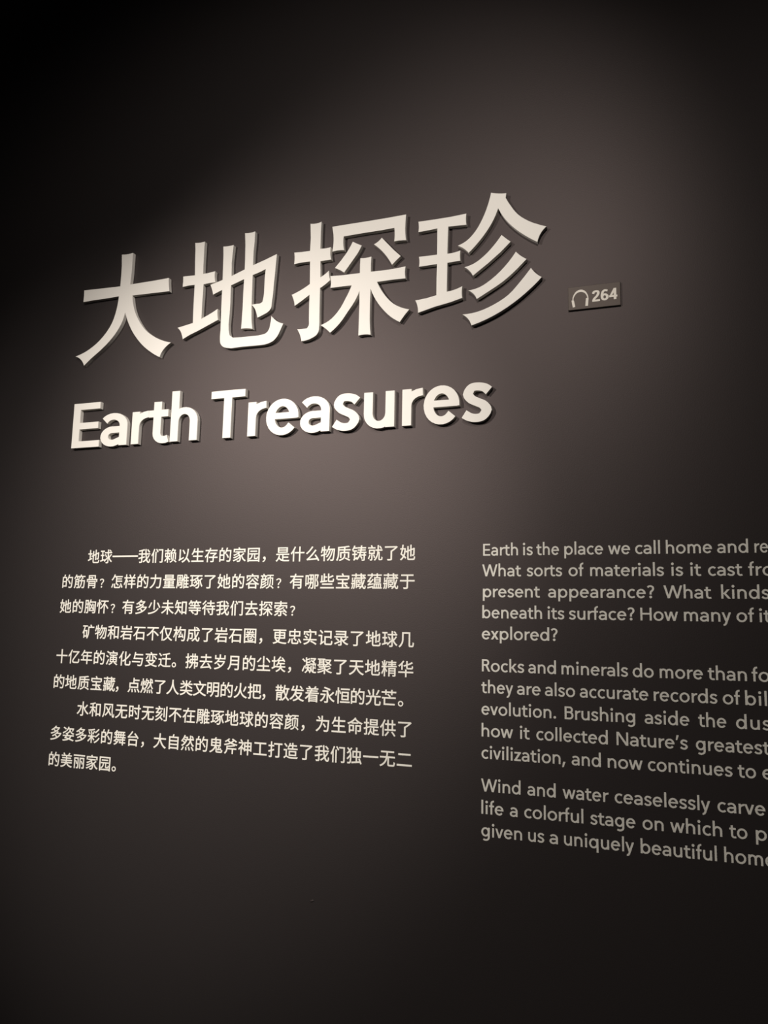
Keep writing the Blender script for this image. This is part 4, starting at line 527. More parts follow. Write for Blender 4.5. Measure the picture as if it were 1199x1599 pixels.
球: 379 511 447 405 494 306 573 344 523 443 453 544 / 729 790 804 728 862 666 920 724 860 784 786 840 / 876 551 810 450 747 366 718 485 704 561 704 588 967 588 967 675 704 675 704 848 613 848 613 675 368 675 368 588 613 588 613 338 326 87 384 8 616 237 611 4 608 2 600 0 462 1 496 -90 598 -86 642 -79 673 -66 694 -43 704 13 696 287 713 230 744 174 780 122 820 74 868 28 929 -21 955 18 988 49 896 126 860 163 829 202 780 287 864 384 958 507 / 24 103 44 14 382 122 368 208 246 169 246 404 346 404 346 492 246 492 246 693 362 693 362 781 37 781 37 693 157 693 157 492 45 492 45 404 157 404 157 143
琢: 902 606 802 520 704 448 666 524 614 596 662 638 708 687 952 687 952 777 349 777 349 687 602 692 566 664 470 594 418 564 300 506 359 432 463 489 552 548 592 485 550 442 497 401 450 463 389 424 434 361 384 332 318 302 372 230 475 291 508 220 574 265 538 336 626 410 648 338 610 292 561 244 505 198 444 156 382 120 312 87 365 14 424 45 533 117 634 202 666 242 662 149 656 105 634 41 612 16 587 5 464 9 482 -39 487 -81 580 -83 622 -78 656 -66 688 -41 716 -3 738 53 750 122 754 202 748 288 730 370 763 390 796 256 820 188 847 126 878 70 919 17 950 56 986 88 947 134 918 184 891 242 867 306 834 438 968 537 / 31 106 51 16 358 108 346 196 238 164 238 404 324 404 324 492 238 492 238 693 343 693 343 781 37 781 37 693 152 693 152 492 46 492 46 404 152 404 152 139
生: 233 834 184 688 155 622 122 562 87 507 41 451 123 395 184 479 231 564 454 564 454 361 156 361 156 271 454 271 454 34 46 34 46 -57 958 -57 958 34 550 34 550 271 874 271 874 361 550 361 550 564 910 564 910 655 550 655 550 849 454 849 454 655 272 655 298 722 326 813
的: 539 426 630 296 702 176 782 226 706 343 612 468 / 233 852 192 688 78 688 78 -63 165 -63 165 16 444 16 444 688 281 688 333 835 / 165 603 357 603 357 410 165 410 / 165 102 165 326 357 326 357 102 / 592 854 550 710 526 647 468 532 430 477 509 423 563 512 606 604 846 604 833 290 824 182 814 104 802 55 789 31 768 18 590 23 612 -25 622 -68 737 -72 797 -68 841 -50 866 -24 886 12 900 71 922 278 938 691 639 691 682 834
着: 352 173 754 173 754 132 352 132 / 352 239 352 281 754 281 754 239 / 352 66 754 66 754 23 352 23 / 56 477 56 397 284 399 214 309 170 263 76 182 15 141 88 72 188 153 264 234 260 -90 352 -90 352 -52 754 -52 754 -87 850 -87 850 356 362 356 390 397 943 397 943 477 434 477 460 528 853 528 853 603 492 603 511 655 899 655 899 734 708 732 778 824 680 853 606 734 362 726 406 736 366 796 319 855 232 824 295 733 103 734 103 655 413 655 393 603 148 603 148 528 358 528 332 477
知: 538 762 538 -60 629 -60 629 19 823 19 823 -49 917 -49 917 762 / 629 108 629 673 823 673 823 108 / 151 851 119 724 100 668 53 568 21 520 96 465 145 546 181 627 243 627 243 445 36 445 36 355 236 355 228 298 211 232 184 166 147 102 95 42 21 -20 85 -90 145 -41 191 7 228 56 259 109 296 202 461 -1 524 79 322 299 330 355 524 355 524 445 335 445 336 627 495 627 495 715 211 715 241 833
石: 57 773 57 682 340 682 310 604 268 516 218 430 159 350 94 276 12 207 77 136 172 221 240 308 235 -89 329 -89 329 -19 787 -19 787 -87 885 -87 885 437 332 437 393 554 445 682 945 682 945 773 / 329 71 329 347 787 347 787 71
矿: 621 820 684 716 469 716 468 366 462 286 451 204 430 122 400 44 352 -36 431 -90 483 -3 517 85 540 176 554 269 560 359 562 626 962 626 962 716 759 709 790 716 752 786 703 856 / 40 796 40 709 163 709 132 572 110 504 85 442 56 384 20 329 64 229 116 320 110 -43 192 -43 192 37 403 37 403 488 196 488 228 593 254 709 429 709 429 796 / 192 402 319 402 319 122 192 122
神: 143 809 200 733 243 660 320 710 274 780 216 850 / 506 399 628 399 628 275 506 275 / 506 484 506 605 628 605 628 484 / 844 399 844 275 719 275 719 399 / 844 484 719 484 719 605 844 605 / 628 849 628 691 419 691 419 142 506 142 506 189 628 189 628 -88 719 -88 719 189 844 189 844 149 934 149 934 691 719 691 719 849 / 43 677 43 590 290 590 263 542 223 483 178 428 130 376 79 332 21 291 62 200 134 258 184 312 181 -88 268 -88 263 342 363 212 418 290 286 426 350 525 406 644 359 680 343 677
等: 572 855 554 807 510 729 456 662 418 626 451 606 451 551 138 551 138 470 451 470 451 398 39 398 39 314 656 314 656 244 71 244 71 160 656 160 654 4 652 2 642 0 484 1 519 -88 630 -86 680 -81 700 -77 730 -60 740 -46 749 -13 750 160 938 160 938 244 750 244 750 314 965 314 965 398 546 398 546 470 870 470 870 551 546 551 546 620 536 618 588 683 646 683 686 626 718 562 800 597 748 684 954 683 954 765 632 765 662 834 / 209 126 314 44 392 -41 464 18 382 103 278 180 / 181 855 159 804 113 721 57 648 19 608 97 556 152 619 196 683 225 683 249 628 268 566 353 598 319 683 497 683 497 765 240 765 269 832
筋: 365 464 365 388 213 388 213 464 / 123 545 122 260 109 136 94 75 71 16 33 -47 108 -98 137 -54 172 26 200 146 365 146 364 2 355 -2 242 -2 270 -88 360 -86 414 -76 440 -57 454 -15 454 545 / 365 307 365 225 210 225 213 307 / 613 580 613 469 473 469 473 383 612 383 611 324 602 254 585 182 554 110 507 39 434 -34 500 -94 580 -14 633 66 668 148 690 230 700 312 702 383 839 383 831 180 825 109 812 27 802 9 792 4 662 8 680 -40 688 -83 814 -82 841 -77 863 -66 884 -46 897 -18 907 24 921 170 933 469 702 469 702 580 / 186 854 163 801 115 712 56 636 17 596 96 543 152 608 197 675 233 675 264 614 290 548 375 578 329 675 494 675 494 757 241 757 274 832 / 572 854 550 801 501 715 438 642 395 603 475 548 535 610 584 675 648 675 686 614 720 546 802 577 774 635 747 676 951 675 951 757 631 757 664 832
类: 742 832 692 755 630 676 708 646 772 716 839 802 / 166 792 236 714 284 638 368 680 314 756 246 829 / 451 848 451 654 63 654 63 567 388 572 350 542 298 505 241 472 180 442 116 418 37 396 98 318 172 344 239 373 303 408 364 448 418 493 454 534 451 370 544 370 544 514 727 418 895 320 942 397 776 489 590 574 942 567 942 654 544 654 544 848 / 456 366 436 258 58 258 58 170 401 171 379 140 341 102 290 70 225 41 144 17 31 -5 60 -49 80 -90 201 -64 294 -31 370 8 429 54 474 108 499 155 535 101 590 44 656 -3 732 -41 818 -69 921 -90 944 -48 980 -4 878 13 800 33 732 61 672 95 622 136 588 172 945 170 945 258 534 258 552 366
精: 39 768 78 646 99 532 172 549 149 664 109 786 / 322 790 290 666 252 549 316 529 403 770 / 32 513 32 425 157 425 100 266 49 165 20 122 69 28 137 152 181 288 173 -87 260 -87 253 310 328 152 392 223 260 415 260 425 372 425 372 513 260 513 260 846 173 846 173 513 / 627 849 627 768 417 768 417 692 627 692 627 648 442 648 442 575 627 575 627 526 389 526 389 449 969 449 969 526 716 526 716 575 921 575 921 648 716 648 716 692 943 692 943 768 716 768 716 849 / 814 332 814 275 541 275 541 332 / 451 407 451 -88 541 -88 541 75 814 75 814 -1 812 -6 805 -8 694 -7 722 -88 829 -84 863 -77 887 -60 899 -36 902 -3 902 407 / 541 203 814 203 814 146 541 146
索: 616 103 762 16 877 -69 954 -14 828 73 690 152 / 288 146 180 64 45 -10 118 -72 207 -20 290 39 375 112 / 188 308 246 319 415 340 206 257 136 234 91 226 115 143 202 156 470 176 468 7 456 3 312 3 336 -44 349 -84 449 -82 495 -77 530 -64 552 -43 561 7 561 180 793 194 862 114 936 164 837 269 719 373 650 329 733 259 315 233 524 314 743 432 674 491 530 407 316 387 416 433 526 504 491 524 853 519 853 396 945 396 945 602 548 602 548 677 932 677 932 761 548 761 548 850 452 850 452 761 67 761 67 677 452 677 452 602 57 602 57 396 146 396 146 519 424 525 355 484 260 429 216 406 162 391
美: 690 855 648 776 603 709 351 702 393 713 351 784 295 855 212 819 263 754 288 709 89 709 89 624 451 624 451 560 138 560 138 477 451 477 451 410 47 410 47 325 441 325 430 266 73 266 73 180 400 180 381 147 344 106 293 72 227 42 144 18 26 -4 55 -47 74 -88 198 -61 294 -28 371 11 430 59 474 115 497 164 533 109 588 51 654 3 729 -36 815 -66 918 -87 942 -46 976 -2 874 16 796 36 728 65 668 101 619 144 586 182 946 180 946 266 528 266 538 325 959 325 959 410 545 410 545 477 867 477 867 560 545 560 545 624 912 624 912 709 706 708 788 825
聚: 391 260 225 214 29 174 99 107 161 120 346 169 470 215 / 800 404 702 389 473 365 94 348 144 264 455 286 455 122 409 146 354 119 233 73 17 15 95 -56 288 5 412 55 455 77 455 -99 548 -99 545 144 585 104 644 63 708 27 778 -4 851 -28 933 -49 990 28 867 55 815 72 720 114 688 130 797 180 926 252 849 304 737 236 620 179 582 214 548 254 548 295 706 314 864 344 / 391 733 391 693 212 693 212 733 / 516 619 670 536 606 494 536 463 538 498 477 492 477 733 540 733 540 807 48 807 48 733 126 733 126 458 29 449 41 373 391 411 391 364 477 364 477 421 507 424 543 375 654 426 747 489 822 438 892 383 952 448 881 502 810 548 876 630 914 700 933 747 876 772 862 768 533 768 533 689 813 690 781 642 737 592 574 676 / 391 627 391 587 212 587 212 627 / 391 520 391 483 212 466 212 520
胸: 493 850 453 734 430 683 374 592 353 560 358 812 91 812 91 367 81 198 69 113 50 32 21 -50 95 -92 118 -32 147 80 167 250 273 250 272 4 271 1 268 -1 160 -1 186 -88 290 -84 322 -74 344 -55 355 -28 358 7 356 510 397 472 458 551 506 632 870 632 866 165 855 31 847 9 831 -3 673 2 694 -45 702 -86 864 -84 904 -67 927 -41 940 -6 948 53 953 144 956 718 544 718 584 830 / 174 726 273 726 273 578 174 578 / 174 491 273 491 273 338 172 338 / 401 132 401 62 833 62 833 520 757 520 757 141 478 141 478 509 401 509 / 462 538 578 374 524 286 457 199 520 156 578 235 622 306 707 159 769 197 719 286 662 376 748 561 677 581 615 444 522 570
自: 248 402 765 402 765 273 248 273 / 248 491 248 622 765 622 765 491 / 248 185 765 185 765 55 248 55 / 448 852 409 712 154 712 154 -90 248 -90 248 -34 765 -34 765 -85 862 -85 862 712 505 712 554 837
舞: 43 441 43 359 962 359 962 441 816 441 816 523 929 523 929 605 816 605 816 689 908 689 908 770 282 769 328 832 235 849 188 784 160 752 92 692 40 657 80 630 110 601 200 678 197 605 96 605 96 523 197 523 197 441 / 284 689 374 689 374 605 284 605 / 457 689 552 689 552 605 457 605 / 635 689 727 689 727 605 635 605 / 149 149 242 73 163 23 49 -21 107 -92 192 -57 266 -16 334 36 392 100 440 176 481 273 428 299 280 296 317 356 236 378 210 333 150 261 114 229 26 169 90 110 162 163 222 221 366 221 338 172 300 124 208 194 / 284 523 374 523 374 441 284 441 / 457 523 552 523 552 441 457 441 / 635 523 727 523 727 441 635 441 / 506 208 462 34 696 34 696 -88 785 -88 785 34 959 34 959 113 785 113 785 214 931 214 931 295 785 295 785 362 696 362 696 295 484 295 484 214 696 214 696 113 575 113 594 199
芒: 635 849 635 752 362 752 362 849 270 849 270 752 47 752 47 663 270 663 270 549 362 549 362 663 635 663 635 549 728 549 728 663 955 663 955 752 728 752 728 849 / 391 570 478 489 532 428 76 430 76 341 184 341 184 -28 872 -28 872 63 280 63 280 341 919 341 919 430 571 425 621 458 550 540 458 620
蕴: 556 419 809 419 809 360 556 360 / 556 546 809 546 809 488 556 488 / 474 617 474 289 893 289 893 617 / 44 26 60 -63 420 20 412 104 / 620 849 620 784 376 784 376 849 284 849 284 784 47 784 47 699 284 699 284 623 376 623 376 699 620 699 620 623 712 623 712 699 956 699 956 784 712 784 712 849 / 444 254 444 12 366 12 366 -65 971 -65 971 12 922 12 922 254 / 523 12 523 182 582 182 582 12 / 651 12 651 182 710 182 710 12 / 779 12 779 182 840 182 840 12 / 64 312 114 325 234 345 120 236 80 205 51 193 77 111 156 134 420 182 414 262 214 225 328 334 446 477 367 520 295 424 170 410 244 492 322 606 238 646 182 553 132 482 77 419 60 405 36 395
藏: 827 482 794 349 761 242 750 369 740 524 961 524 961 607 900 602 928 618 877 666 815 707 756 662 808 625 840 602 737 607 736 672 708 672 708 697 951 697 951 779 708 779 708 849 616 849 616 779 381 779 381 849 289 849 289 779 51 779 51 697 289 697 289 627 381 627 381 697 616 697 616 625 650 625 650 607 218 607 218 431 153 431 153 602 77 602 77 319 153 319 153 351 218 351 218 286 32 286 32 204 88 204 88 169 84 100 77 64 49 -10 22 -50 83 -92 115 -47 136 -3 157 86 161 204 214 204 198 78 173 -7 152 -53 223 -94 254 -24 274 43 296 186 301 321 301 524 655 524 674 316 704 147 654 70 659 97 546 97 546 152 650 152 650 357 546 357 546 409 650 409 650 479 334 479 334 -33 408 -33 408 27 616 31 582 5 528 -36 599 -94 680 -22 736 45 768 -21 791 -51 816 -73 843 -85 872 -90 902 -88 926 -77 945 -57 960 -25 977 83 907 126 898 36 888 2 876 -6 865 -3 851 8 835 27 820 53 793 132 816 176 861 280 914 466 / 473 97 408 97 408 152 473 152 / 473 357 408 357 408 409 473 409 / 408 290 576 290 576 220 408 220
记: 110 769 205 680 279 595 348 660 269 743 176 827 / 199 -75 252 -25 419 94 388 177 288 107 289 535 37 535 37 444 197 444 194 72 180 36 146 -4 / 410 779 410 686 807 686 807 451 429 451 429 56 432 12 444 -22 464 -48 495 -64 535 -72 816 -74 866 -70 905 -55 933 -27 952 14 964 70 972 150 928 164 881 190 871 70 863 41 852 26 837 19 564 17 534 25 529 30 524 57 524 361 807 361 807 309 900 309 900 779
质: 578 66 750 -9 892 -85 958 -20 810 55 646 126 / 533 357 530 217 517 172 486 125 430 77 340 31 196 -16 259 -90 404 -37 503 21 568 81 606 142 624 202 628 357 / 282 469 282 105 375 105 375 380 787 380 787 101 883 101 883 469 598 469 609 549 959 549 959 634 618 634 627 726 766 744 907 770 834 844 740 827 516 800 131 774 130 406 114 229 96 140 68 53 24 -34 106 -80 153 13 184 107 204 206 216 304 221 400 223 549 515 549 506 469 / 522 634 223 634 223 696 529 716
赖: 677 474 674 325 663 214 640 128 600 64 536 15 430 -28 460 -61 480 -94 590 -47 665 13 714 91 741 190 754 314 760 474 / 709 70 827 -11 924 -88 980 -26 880 51 764 126 / 75 575 75 276 202 276 186 246 132 163 72 93 36 61 81 -27 118 10 175 81 240 203 233 -85 321 -85 316 200 370 134 426 62 488 122 416 207 338 279 472 276 472 575 320 575 320 655 493 655 493 739 320 739 320 842 233 842 233 739 47 739 47 655 233 655 233 575 / 158 496 239 496 239 354 158 354 / 314 496 388 496 388 354 314 354 / 649 690 778 690 754 638 721 584 584 584 / 630 850 564 706 503 612 460 560 520 522 520 119 604 119 604 509 829 509 829 121 915 121 915 584 810 584 849 650 892 740 836 774 823 770 688 770 716 836
迁: 52 772 146 680 218 590 291 646 216 734 122 821 / 839 840 770 819 608 784 323 746 349 670 577 696 577 501 303 501 303 414 577 414 577 46 669 46 669 414 959 414 959 501 669 501 669 710 786 734 908 768 / 271 458 40 458 40 370 180 370 180 124 162 116 112 82 29 2 89 -78 168 19 209 50 222 53 244 45 313 -5 351 -24 434 -49 483 -56 596 -60 950 -51 959 -6 977 43 724 26 597 24 495 28 409 41 373 53 340 70 271 118
造: 56 761 149 672 219 586 293 642 218 728 126 812 / 465 301 787 301 787 164 465 164 / 376 383 376 83 880 83 880 383 / 585 849 585 723 483 723 519 817 432 837 394 738 374 696 325 618 290 578 370 532 411 588 443 640 585 640 585 529 296 529 296 447 958 447 958 529 677 529 677 640 914 640 914 723 677 723 677 849 / 260 465 38 465 38 377 170 377 170 92 109 57 35 -6 93 -87 172 -6 213 20 226 23 246 16 310 -24 344 -41 425 -62 579 -70 956 -60 966 -15 984 36 710 18 481 19 397 30 363 40 260 98
量: 259 656 738 656 738 619 259 619 / 259 754 738 754 738 718 259 718 / 168 817 168 556 831 556 831 817 / 43 531 43 456 958 456 958 531 / 239 264 453 264 453 224 239 224 / 544 264 768 264 768 224 544 224 / 239 364 453 364 453 326 239 326 / 544 364 768 364 768 326 544 326 / 38 12 38 -64 964 -64 964 12 544 12 544 52 882 52 882 123 544 123 544 160 860 160 860 429 150 429 150 160 453 160 453 123 122 123 122 52 453 52 453 12
铸: 546 174 615 94 664 16 738 64 684 142 616 219 / 50 348 50 262 168 262 166 49 154 21 122 -12 167 -90 220 -41 381 84 354 165 252 90 254 262 377 262 377 348 254 348 254 470 360 470 360 556 106 554 138 594 171 648 373 648 373 735 214 735 249 824 162 848 125 750 104 708 54 632 23 596 72 509 83 529 78 470 168 470 168 348 / 604 850 594 742 385 742 385 661 584 661 576 604 409 604 409 524 562 524 548 461 357 461 357 378 526 378 505 317 477 250 444 188 406 130 363 79 306 26 380 -39 423 5 489 86 517 131 564 222 785 222 784 -2 774 -5 652 -5 683 -88 775 -86 816 -81 846 -70 858 -60 871 -34 874 222 951 222 951 305 874 305 874 374 785 374 785 305 596 305 618 378 968 378 968 461 640 461 654 524 915 524 915 604 668 604 676 661 942 661 942 742 685 742 696 844
雕: 720 811 755 723 778 638 853 670 829 752 793 839 / 635 851 596 715 573 654 521 542 502 497 509 805 81 805 78 251 62 98 46 27 20 -47 92 -88 120 -7 138 73 150 156 160 322 161 723 427 723 426 19 426 16 423 15 299 15 330 -73 416 -72 456 -65 484 -51 501 -27 509 22 504 422 526 385 574 478 568 -90 653 -90 653 -37 973 -37 973 50 830 50 830 174 954 174 954 257 830 257 830 376 954 376 954 459 830 459 830 572 964 572 964 658 662 658 718 830 / 256 712 256 628 180 628 180 554 256 554 256 491 169 491 169 418 422 418 422 491 328 491 328 554 407 554 407 628 328 628 328 712 / 182 373 182 49 249 49 249 104 402 104 402 373 / 249 299 336 299 336 177 249 177 / 653 376 748 376 748 257 653 257 / 653 459 653 572 748 572 748 459 / 653 174 748 174 748 50 653 50
颜: 689 515 686 347 676 223 650 131 606 64 535 15 418 -25 464 -93 586 -47 668 12 720 93 750 199 762 335 766 515 / 398 470 364 442 286 398 142 342 202 278 302 318 392 368 480 436 / 428 196 390 152 348 116 300 83 246 53 117 3 176 -66 306 -10 364 24 418 62 464 104 512 159 / 726 77 834 -8 918 -93 974 -34 887 49 782 130 / 527 618 527 128 605 128 605 543 842 543 842 130 923 130 923 618 738 618 772 709 956 709 956 787 505 787 505 709 690 709 658 618 / 217 830 250 749 59 749 59 668 505 668 505 749 340 749 296 853 / 413 336 376 302 292 246 244 221 159 186 165 321 165 463 502 463 502 544 407 544 466 659 385 680 320 544 201 536 260 548 224 636 198 682 122 658 157 589 174 544 80 544 80 265 71 140 61 77 45 16 21 -49 96 -94 115 -47 139 36 154 155 190 107 301 158 352 188 444 256 491 303
风: 150 801 149 412 144 323 132 231 110 140 79 53 29 -33 104 -94 160 2 197 99 221 202 236 306 243 405 245 711 751 711 758 283 769 128 792 16 831 -55 892 -79 921 -75 942 -60 958 -35 969 0 980 110 917 172 907 54 898 19 900 20 879 38 861 108 849 223 844 379 844 801 / 604 660 556 532 505 428 347 620 268 578 456 342 390 249 353 206 274 130 225 93 296 22 342 59 418 136 454 180 513 264 592 150 662 36 748 85 664 215 564 351 630 483 688 636
骨: 210 806 210 547 70 547 70 337 157 337 157 463 840 463 840 337 930 337 930 547 789 547 789 806 / 300 547 300 613 486 613 486 547 / 696 547 571 547 571 683 300 683 300 728 696 728 / 710 340 710 282 289 282 289 340 / 200 419 200 -89 289 -89 289 71 710 71 710 2 708 -6 698 -9 559 -9 589 -89 716 -85 756 -78 782 -62 796 -37 800 -2 800 419 / 289 208 710 208 710 147 289 147
鬼: 478 295 481 2 491 -27 510 -49 538 -62 576 -69 839 -71 880 -68 912 -58 936 -39 952 -10 963 31 970 90 929 102 886 124 878 43 871 27 864 18 852 14 630 12 577 19 574 21 570 40 570 295 / 145 751 145 315 405 315 382 267 344 208 293 149 227 92 146 37 34 -18 104 -86 221 -25 312 38 384 106 440 176 480 249 506 315 844 315 844 751 495 750 546 834 443 855 391 751 / 238 495 446 495 431 398 238 398 / 538 495 747 495 747 398 527 398 / 238 669 448 669 448 574 238 574 / 540 669 747 669 747 574 540 574 / 608 56 664 73 820 98 836 57 901 87 866 166 812 248 750 222 788 163 692 149 726 205 766 292 686 316 660 246 626 175 604 143 582 130
，: 152 -119 211 -92 254 -62 290 -25 316 18 334 66 339 120 329 184 316 209 297 228 273 240 244 244 203 235 172 208 163 186 162 139 185 103 222 85 250 85 246 64 236 36 218 12 196 -10 124 -50
？: 186 233 286 233 290 306 320 357 414 450 454 506 470 578 464 633 444 680 412 718 370 746 318 764 258 770 211 766 167 756 128 739 92 716 20 653 87 591 144 642 168 657 221 675 248 677 284 673 314 662 336 646 351 625 360 600 363 571 349 522 312 478 219 381 188 319 / 238 -14 258 -12 290 7 308 39 311 61 308 83 290 116 258 134 238 137 218 134 186 116 166 83 164 61 166 39 186 7 218 -12"""
for row in GLYPHS.strip().split('\n'):
    ch, d = row.split(': ', 1)
    OUTLINES[ch] = []
    for part in d.split(' / '):
        n = [int(v) / 1000 for v in part.split()]
        OUTLINES[ch].append([Vector(p) for p in zip(n[::2], n[1::2])])
OUTLINES['—'] = [[Vector(p) for p in ((0.0, 0.325), (1.0, 0.325), (1.0, 0.425), (0.0, 0.425))]]

zh_cache = {}
def zh_mesh(ch):
    if ch not in zh_cache:
        C = OUTLINES[ch]; s = 0.975; org = (0.5, 0.385)
        if ch == '？': s = 0.76; org = (0.52, 0.54)
        if ch == '—': s = 1.0
        zh_cache[ch] = outline_mesh(PART_NAME.get(ch, 'character'), C, PRINT, M_PRINT, org, s)
    return zh_cache[ch]

def zh_line(par, origin, text, start, z, step=1.0, marks=None):
    ln = link('text_line', None, par, W(start, 0, z) - origin)
    for i, ch in enumerate(text):
        x = marks[i] if marks else start + i * step + 0.5
        link(PART_NAME.get(ch, 'character'), zh_mesh(ch), ln, W(x, 0, z) - W(start, 0, z))
    return ln

LEAD = 1.652
L6 = [0.42, 1.40, 2.41, 3.42, 4.42, 5.32, 6.32, 7.29, 8.28, 9.22, 10.20, 11.16, 12.10, 13.05, 14.00, 14.96, 15.86, 16.82, 17.78, 18.76, 19.73, 20.69, 21.62, 22.58, 23.52, 24.52]
ZH = [("first indented paragraph of small cream Chinese text, right below the raised word Earth",
       [("地球——我们赖以生存的家园，是什么物质铸就了她", 2, 0, None), ("的筋骨？怎样的力量雕琢了她的容颜？有哪些宝藏蕴藏于", 0, 1, None), ("她的胸怀？有多少未知等待我们去探索？", 0, 2, None)]),
      ("second indented paragraph of small cream Chinese text, the middle one of its column",
       [("矿物和岩石不仅构成了岩石圈，更忠实记录了地球几", 2, 3, None), ("十亿年的演化与变迁。拂去岁月的尘埃，凝聚了天地精华", 0, 4, None), ("的地质宝藏，点燃了人类文明的火把，散发着永恒的光芒。", 0, 5, L6)]),
      ("last paragraph of small cream Chinese text, its final line only six signs long",
       [("水和风无时无刻不在雕琢地球的容颜，为生命提供了", 2, 6, None), ("多姿多彩的舞台，大自然的鬼斧神工打造了我们独一无二", 0, 7, None), ("的美丽家园。", 0, 8, None)])]
for label, lines in ZH:
    org = W(0, 0, -LEAD * lines[0][2])
    par = thing(link('text_paragraph', None, None, org), label, 'text', 'Chinese wall text')
    for text, start, k, marks in lines:
        zh_line(par, org, text, start, -LEAD * k, 1.0, marks)

# ------------------------------------------------------------------ small English text
BS = 0.93
en_cache = {}
def en_mesh(ch):
    if ch not in en_cache:
        C, wd = glyph(ch, 0.108)
        me = outline_mesh(PART_NAME.get(ch, 'letter'), C, PRINT / BS, M_PRINT, (0, 0), BS)
        for v in me.vertices: v.co.y *= BS
        en_cache[ch] = (me, wd * BS)
    return en_cache[ch]

SIDE = {}
for c in 'oeocdqgapb': SIDE[c] = [0.045, 0.045]
for c in 'hnmuilHNE': SIDE[c] = [0.075, 0.075]
for c in 'pb': SIDE[c] = [0.075, 0.045]
for c in 'dqga': SIDE[c] = [0.045, 0.075]
for c in 'vwyxkzW': SIDE[c] = [0.012, 0.012]
SIDE.update({'t': [0.02, 0.02], 'f': [0.02, 0.0], 'r': [0.075, 0.0], 's': [0.035, 0.035], 'c': [0.045, 0.02], 'k': [0.075, 0.0], 'E': [0.08, 0.04], 'R': [0.08, 0.02], 'B': [0.08, 0.04],
             'a': [0.035, 0.068], '?': [0.04, 0.04], '.': [0.06, 0.05], ',': [0.03, 0.05], "'": [0.04, 0.04], 'g': [0.045, 0.075], 'z': [0.03, 0.03]})

def en_word(ln, lo, word, x0, x1, z):
    ms = [en_mesh(c) for c in word]
    ink = sum(m[1] for m in ms)
    gaps = [(SIDE[a][1] + SIDE[b][0]) * BS for a, b in zip(word, word[1:])]
    # tracking first, then a hair of width scaling for what remains
    room = (x1 - x0) - ink - sum(gaps)
    k = 1.0
    n = len(gaps)
    if n:
        tr = room / n
        if tr < -0.02: k = ((x1 - x0) - sum(gaps) + 0.02 * n) / ink; tr = -0.02
    else:
        tr = 0; k = (x1 - x0) / ink
    x = x0
    for i, (c, (me, wd)) in enumerate(zip(word, ms)):
        link(PART_NAME.get(c, 'letter'), me, ln, W(x, 0, z) - lo, scale=(k, 1, 1))
        x += wd * k + (gaps[i] + tr if i < n else 0)

EN = [("first paragraph of small cream English text, beginning with Earth is the place", -0.2382, ["Earth 28.93 30.88|is 31.16 31.69|the 31.89 33.11|place 33.39 35.42|we 35.68 36.80|call 37.05 38.29|home 38.58 40.80|and 41.04 42.49|re 42.78 43.41",
    "What 28.88 31.04|sorts 31.36 33.26|of 33.60 34.40|materials 34.73 38.45|is 38.81 39.38|it 39.73 40.24|cast 40.57 42.17|fro 42.45 43.59",
    "present 28.92 32.06|appearance? 32.50 37.95|What 38.40 40.68|kinds 41.15 43.37",
    "beneath 28.89 32.17|its 32.47 33.35|surface? 33.59 36.95|How 37.23 39.07|many 39.35 41.57|of 41.81 42.63|it 42.86 43.37",
    "explored? 28.87 32.99"]),
      ("second paragraph of small cream English text, beginning with Rocks and minerals", -6.5885, ["Rocks 28.88 31.19|and 31.41 32.88|minerals 33.17 36.55|do 36.78 37.81|more 38.10 40.15|than 40.38 42.17|fo 42.39 43.19",
    "they 28.85 30.59|are 30.80 32.06|also 32.29 33.86|accurate 34.10 37.52|records 37.78 40.78|of 41.03 41.83|bil 42.05 43.02",
    "evolution. 28.86 32.86|Brushing 33.31 36.85|aside 37.31 39.44|the 39.86 41.15|dus 41.59 43.14",
    "how 28.87 30.58|it 30.95 31.46|collected 31.82 35.48|Nature's 35.91 39.33|greatest 39.71 43.05",
    "civilization, 28.87 33.32|and 33.64 35.11|now 35.45 37.16|continues 37.41 41.34|to 41.58 42.39|e 42.67 43.13"]),
      ("last paragraph of small cream English text, beginning with Wind and water", -12.9051, ["Wind 28.85 30.97|and 31.33 32.80|water 33.16 35.46|ceaselessly 35.76 40.27|carve 40.60 42.73",
    "life 28.87 30.06|a 30.40 30.81|colorful 31.16 34.19|stage 34.54 36.74|on 37.08 38.08|which 38.39 40.77|to 41.09 41.89|p 42.26 42.74",
    "given 28.87 31.04|us 31.36 32.19|a 32.46 32.89|uniquely 33.20 36.65|beautiful 36.96 40.49|home 40.82 43.07"])]
LE = 1.153
for label, zb, lines in EN:
    org = W(28.9, 0, zb)
    par = thing(link('text_paragraph', None, None, org), label, 'text', 'English wall text')
    for k, words in enumerate(lines):
        z = zb - LE * k
        lo = W(28.9, 0, z)
        ln = link('text_line', None, par, lo - org)
        for wd in words.split('|'):
            t, a, b = wd.rsplit(' ', 2)
            en_word(ln, lo, t, float(a), float(b), z)

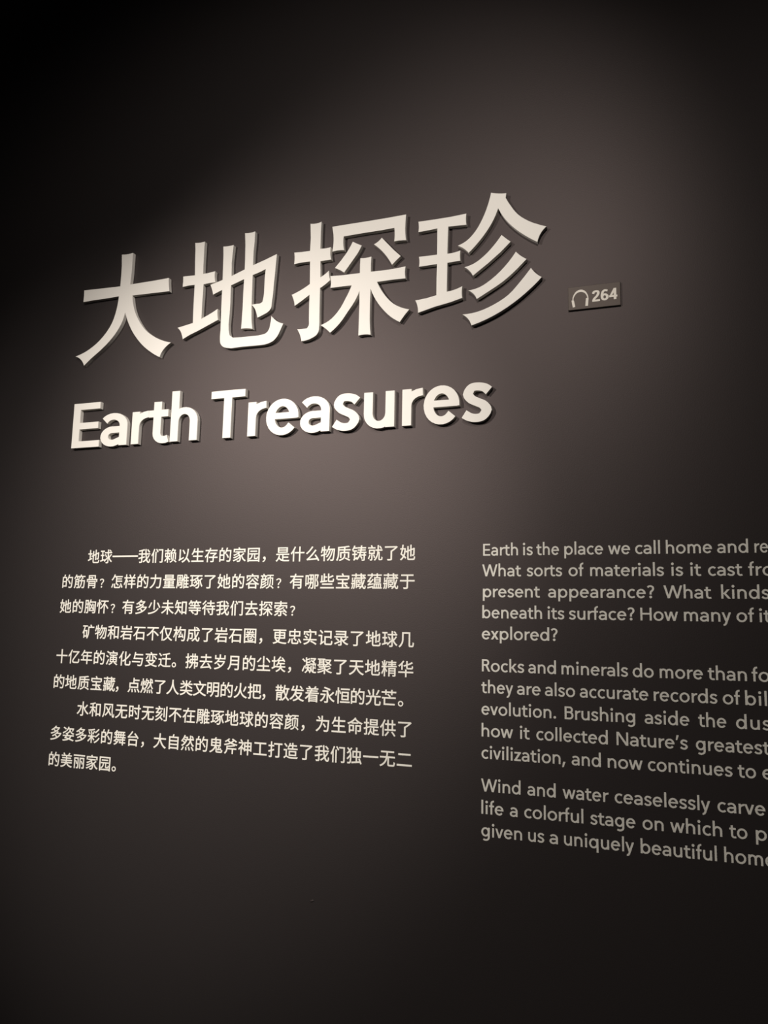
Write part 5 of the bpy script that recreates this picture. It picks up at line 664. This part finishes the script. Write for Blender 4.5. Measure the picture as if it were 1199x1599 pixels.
# ------------------------------------------------------------------ audio guide tag
tag_o = W(35.2, 0, 13.5)
TD = 0.14
plate_pts = [[Vector(p) for p in ((33.78, 13.50), (36.62, 13.50), (36.62, 14.86), (33.78, 14.86))]]
tag = link('audio_guide_tag', outline_mesh('audio_guide_tag', plate_pts, TD, M_TAG, (35.2, 13.5), bevel=0.02), None, tag_o)
thing(tag, 'small grey rectangular audio guide tag with a headphone symbol and number 264', 'sign')
icon = [(34.015, 14.033), (34.03, 14.22), (34.084, 14.36), (34.165, 14.50), (34.264, 14.588), (34.37, 14.635), (34.46, 14.645), (34.56, 14.635), (34.68, 14.575), (34.78, 14.47), (34.85, 14.33), (34.888, 14.2), (34.89, 14.05),
        (34.835, 14.05), (34.83, 14.18), (34.79, 14.29), (34.73, 14.39), (34.65, 14.46), (34.55, 14.505), (34.46, 14.515), (34.37, 14.505), (34.27, 14.46), (34.18, 14.375), (34.12, 14.27), (34.085, 14.18), (34.075, 14.025)]
padl = [(33.97, 14.06), (34.105, 14.05), (34.17, 13.67), (34.035, 13.64)]
padr = [(34.765, 14.12), (34.905, 14.12), (34.865, 13.65), (34.72, 13.66)]
fixo = lambda P: [Vector(p) for p in (P if area2(P) > 0 else P[::-1])]
link('headphone_symbol', outline_mesh('headphone_symbol', [fixo(icon), fixo(padl), fixo(padr)], TD + 0.012, M_TAGINK, (35.2, 13.5), back=TD), tag)
for ch, x0, x1, zb in (('2', 35.10, 35.52, 13.855), ('6', 35.565, 35.985, 13.86), ('4', 36.01, 36.45, 13.865)):
    C, wd = glyph(ch, 0.15)
    s = 0.65 / CAP
    C = [[Vector((p[0] * (x1 - x0) / wd, p[1] * s)) for p in P] for P in C]
    link('digit', outline_mesh('digit', C, TD + 0.012, M_TAGINK, (0, 0), back=TD), tag, W(x0, 0, zb) - tag_o)

# ------------------------------------------------------------------ a small blemish in the wall paint
bm = bmesh.new()
bmesh.ops.create_icosphere(bm, subdivisions=2, radius=1)
for v in bm.verts:
    v.co = Vector((v.co.x * 0.0045, v.co.y * 0.0012, v.co.z * 0.0022 + 0.0008 * math.sin(v.co.x * 3)))
me = bpy.data.meshes.new('paint_blemish'); bm.to_mesh(me); bm.free(); me.materials.append(M_WALL)
link('paint_blemish', me, wall, W(19.16, 0, -19.67))
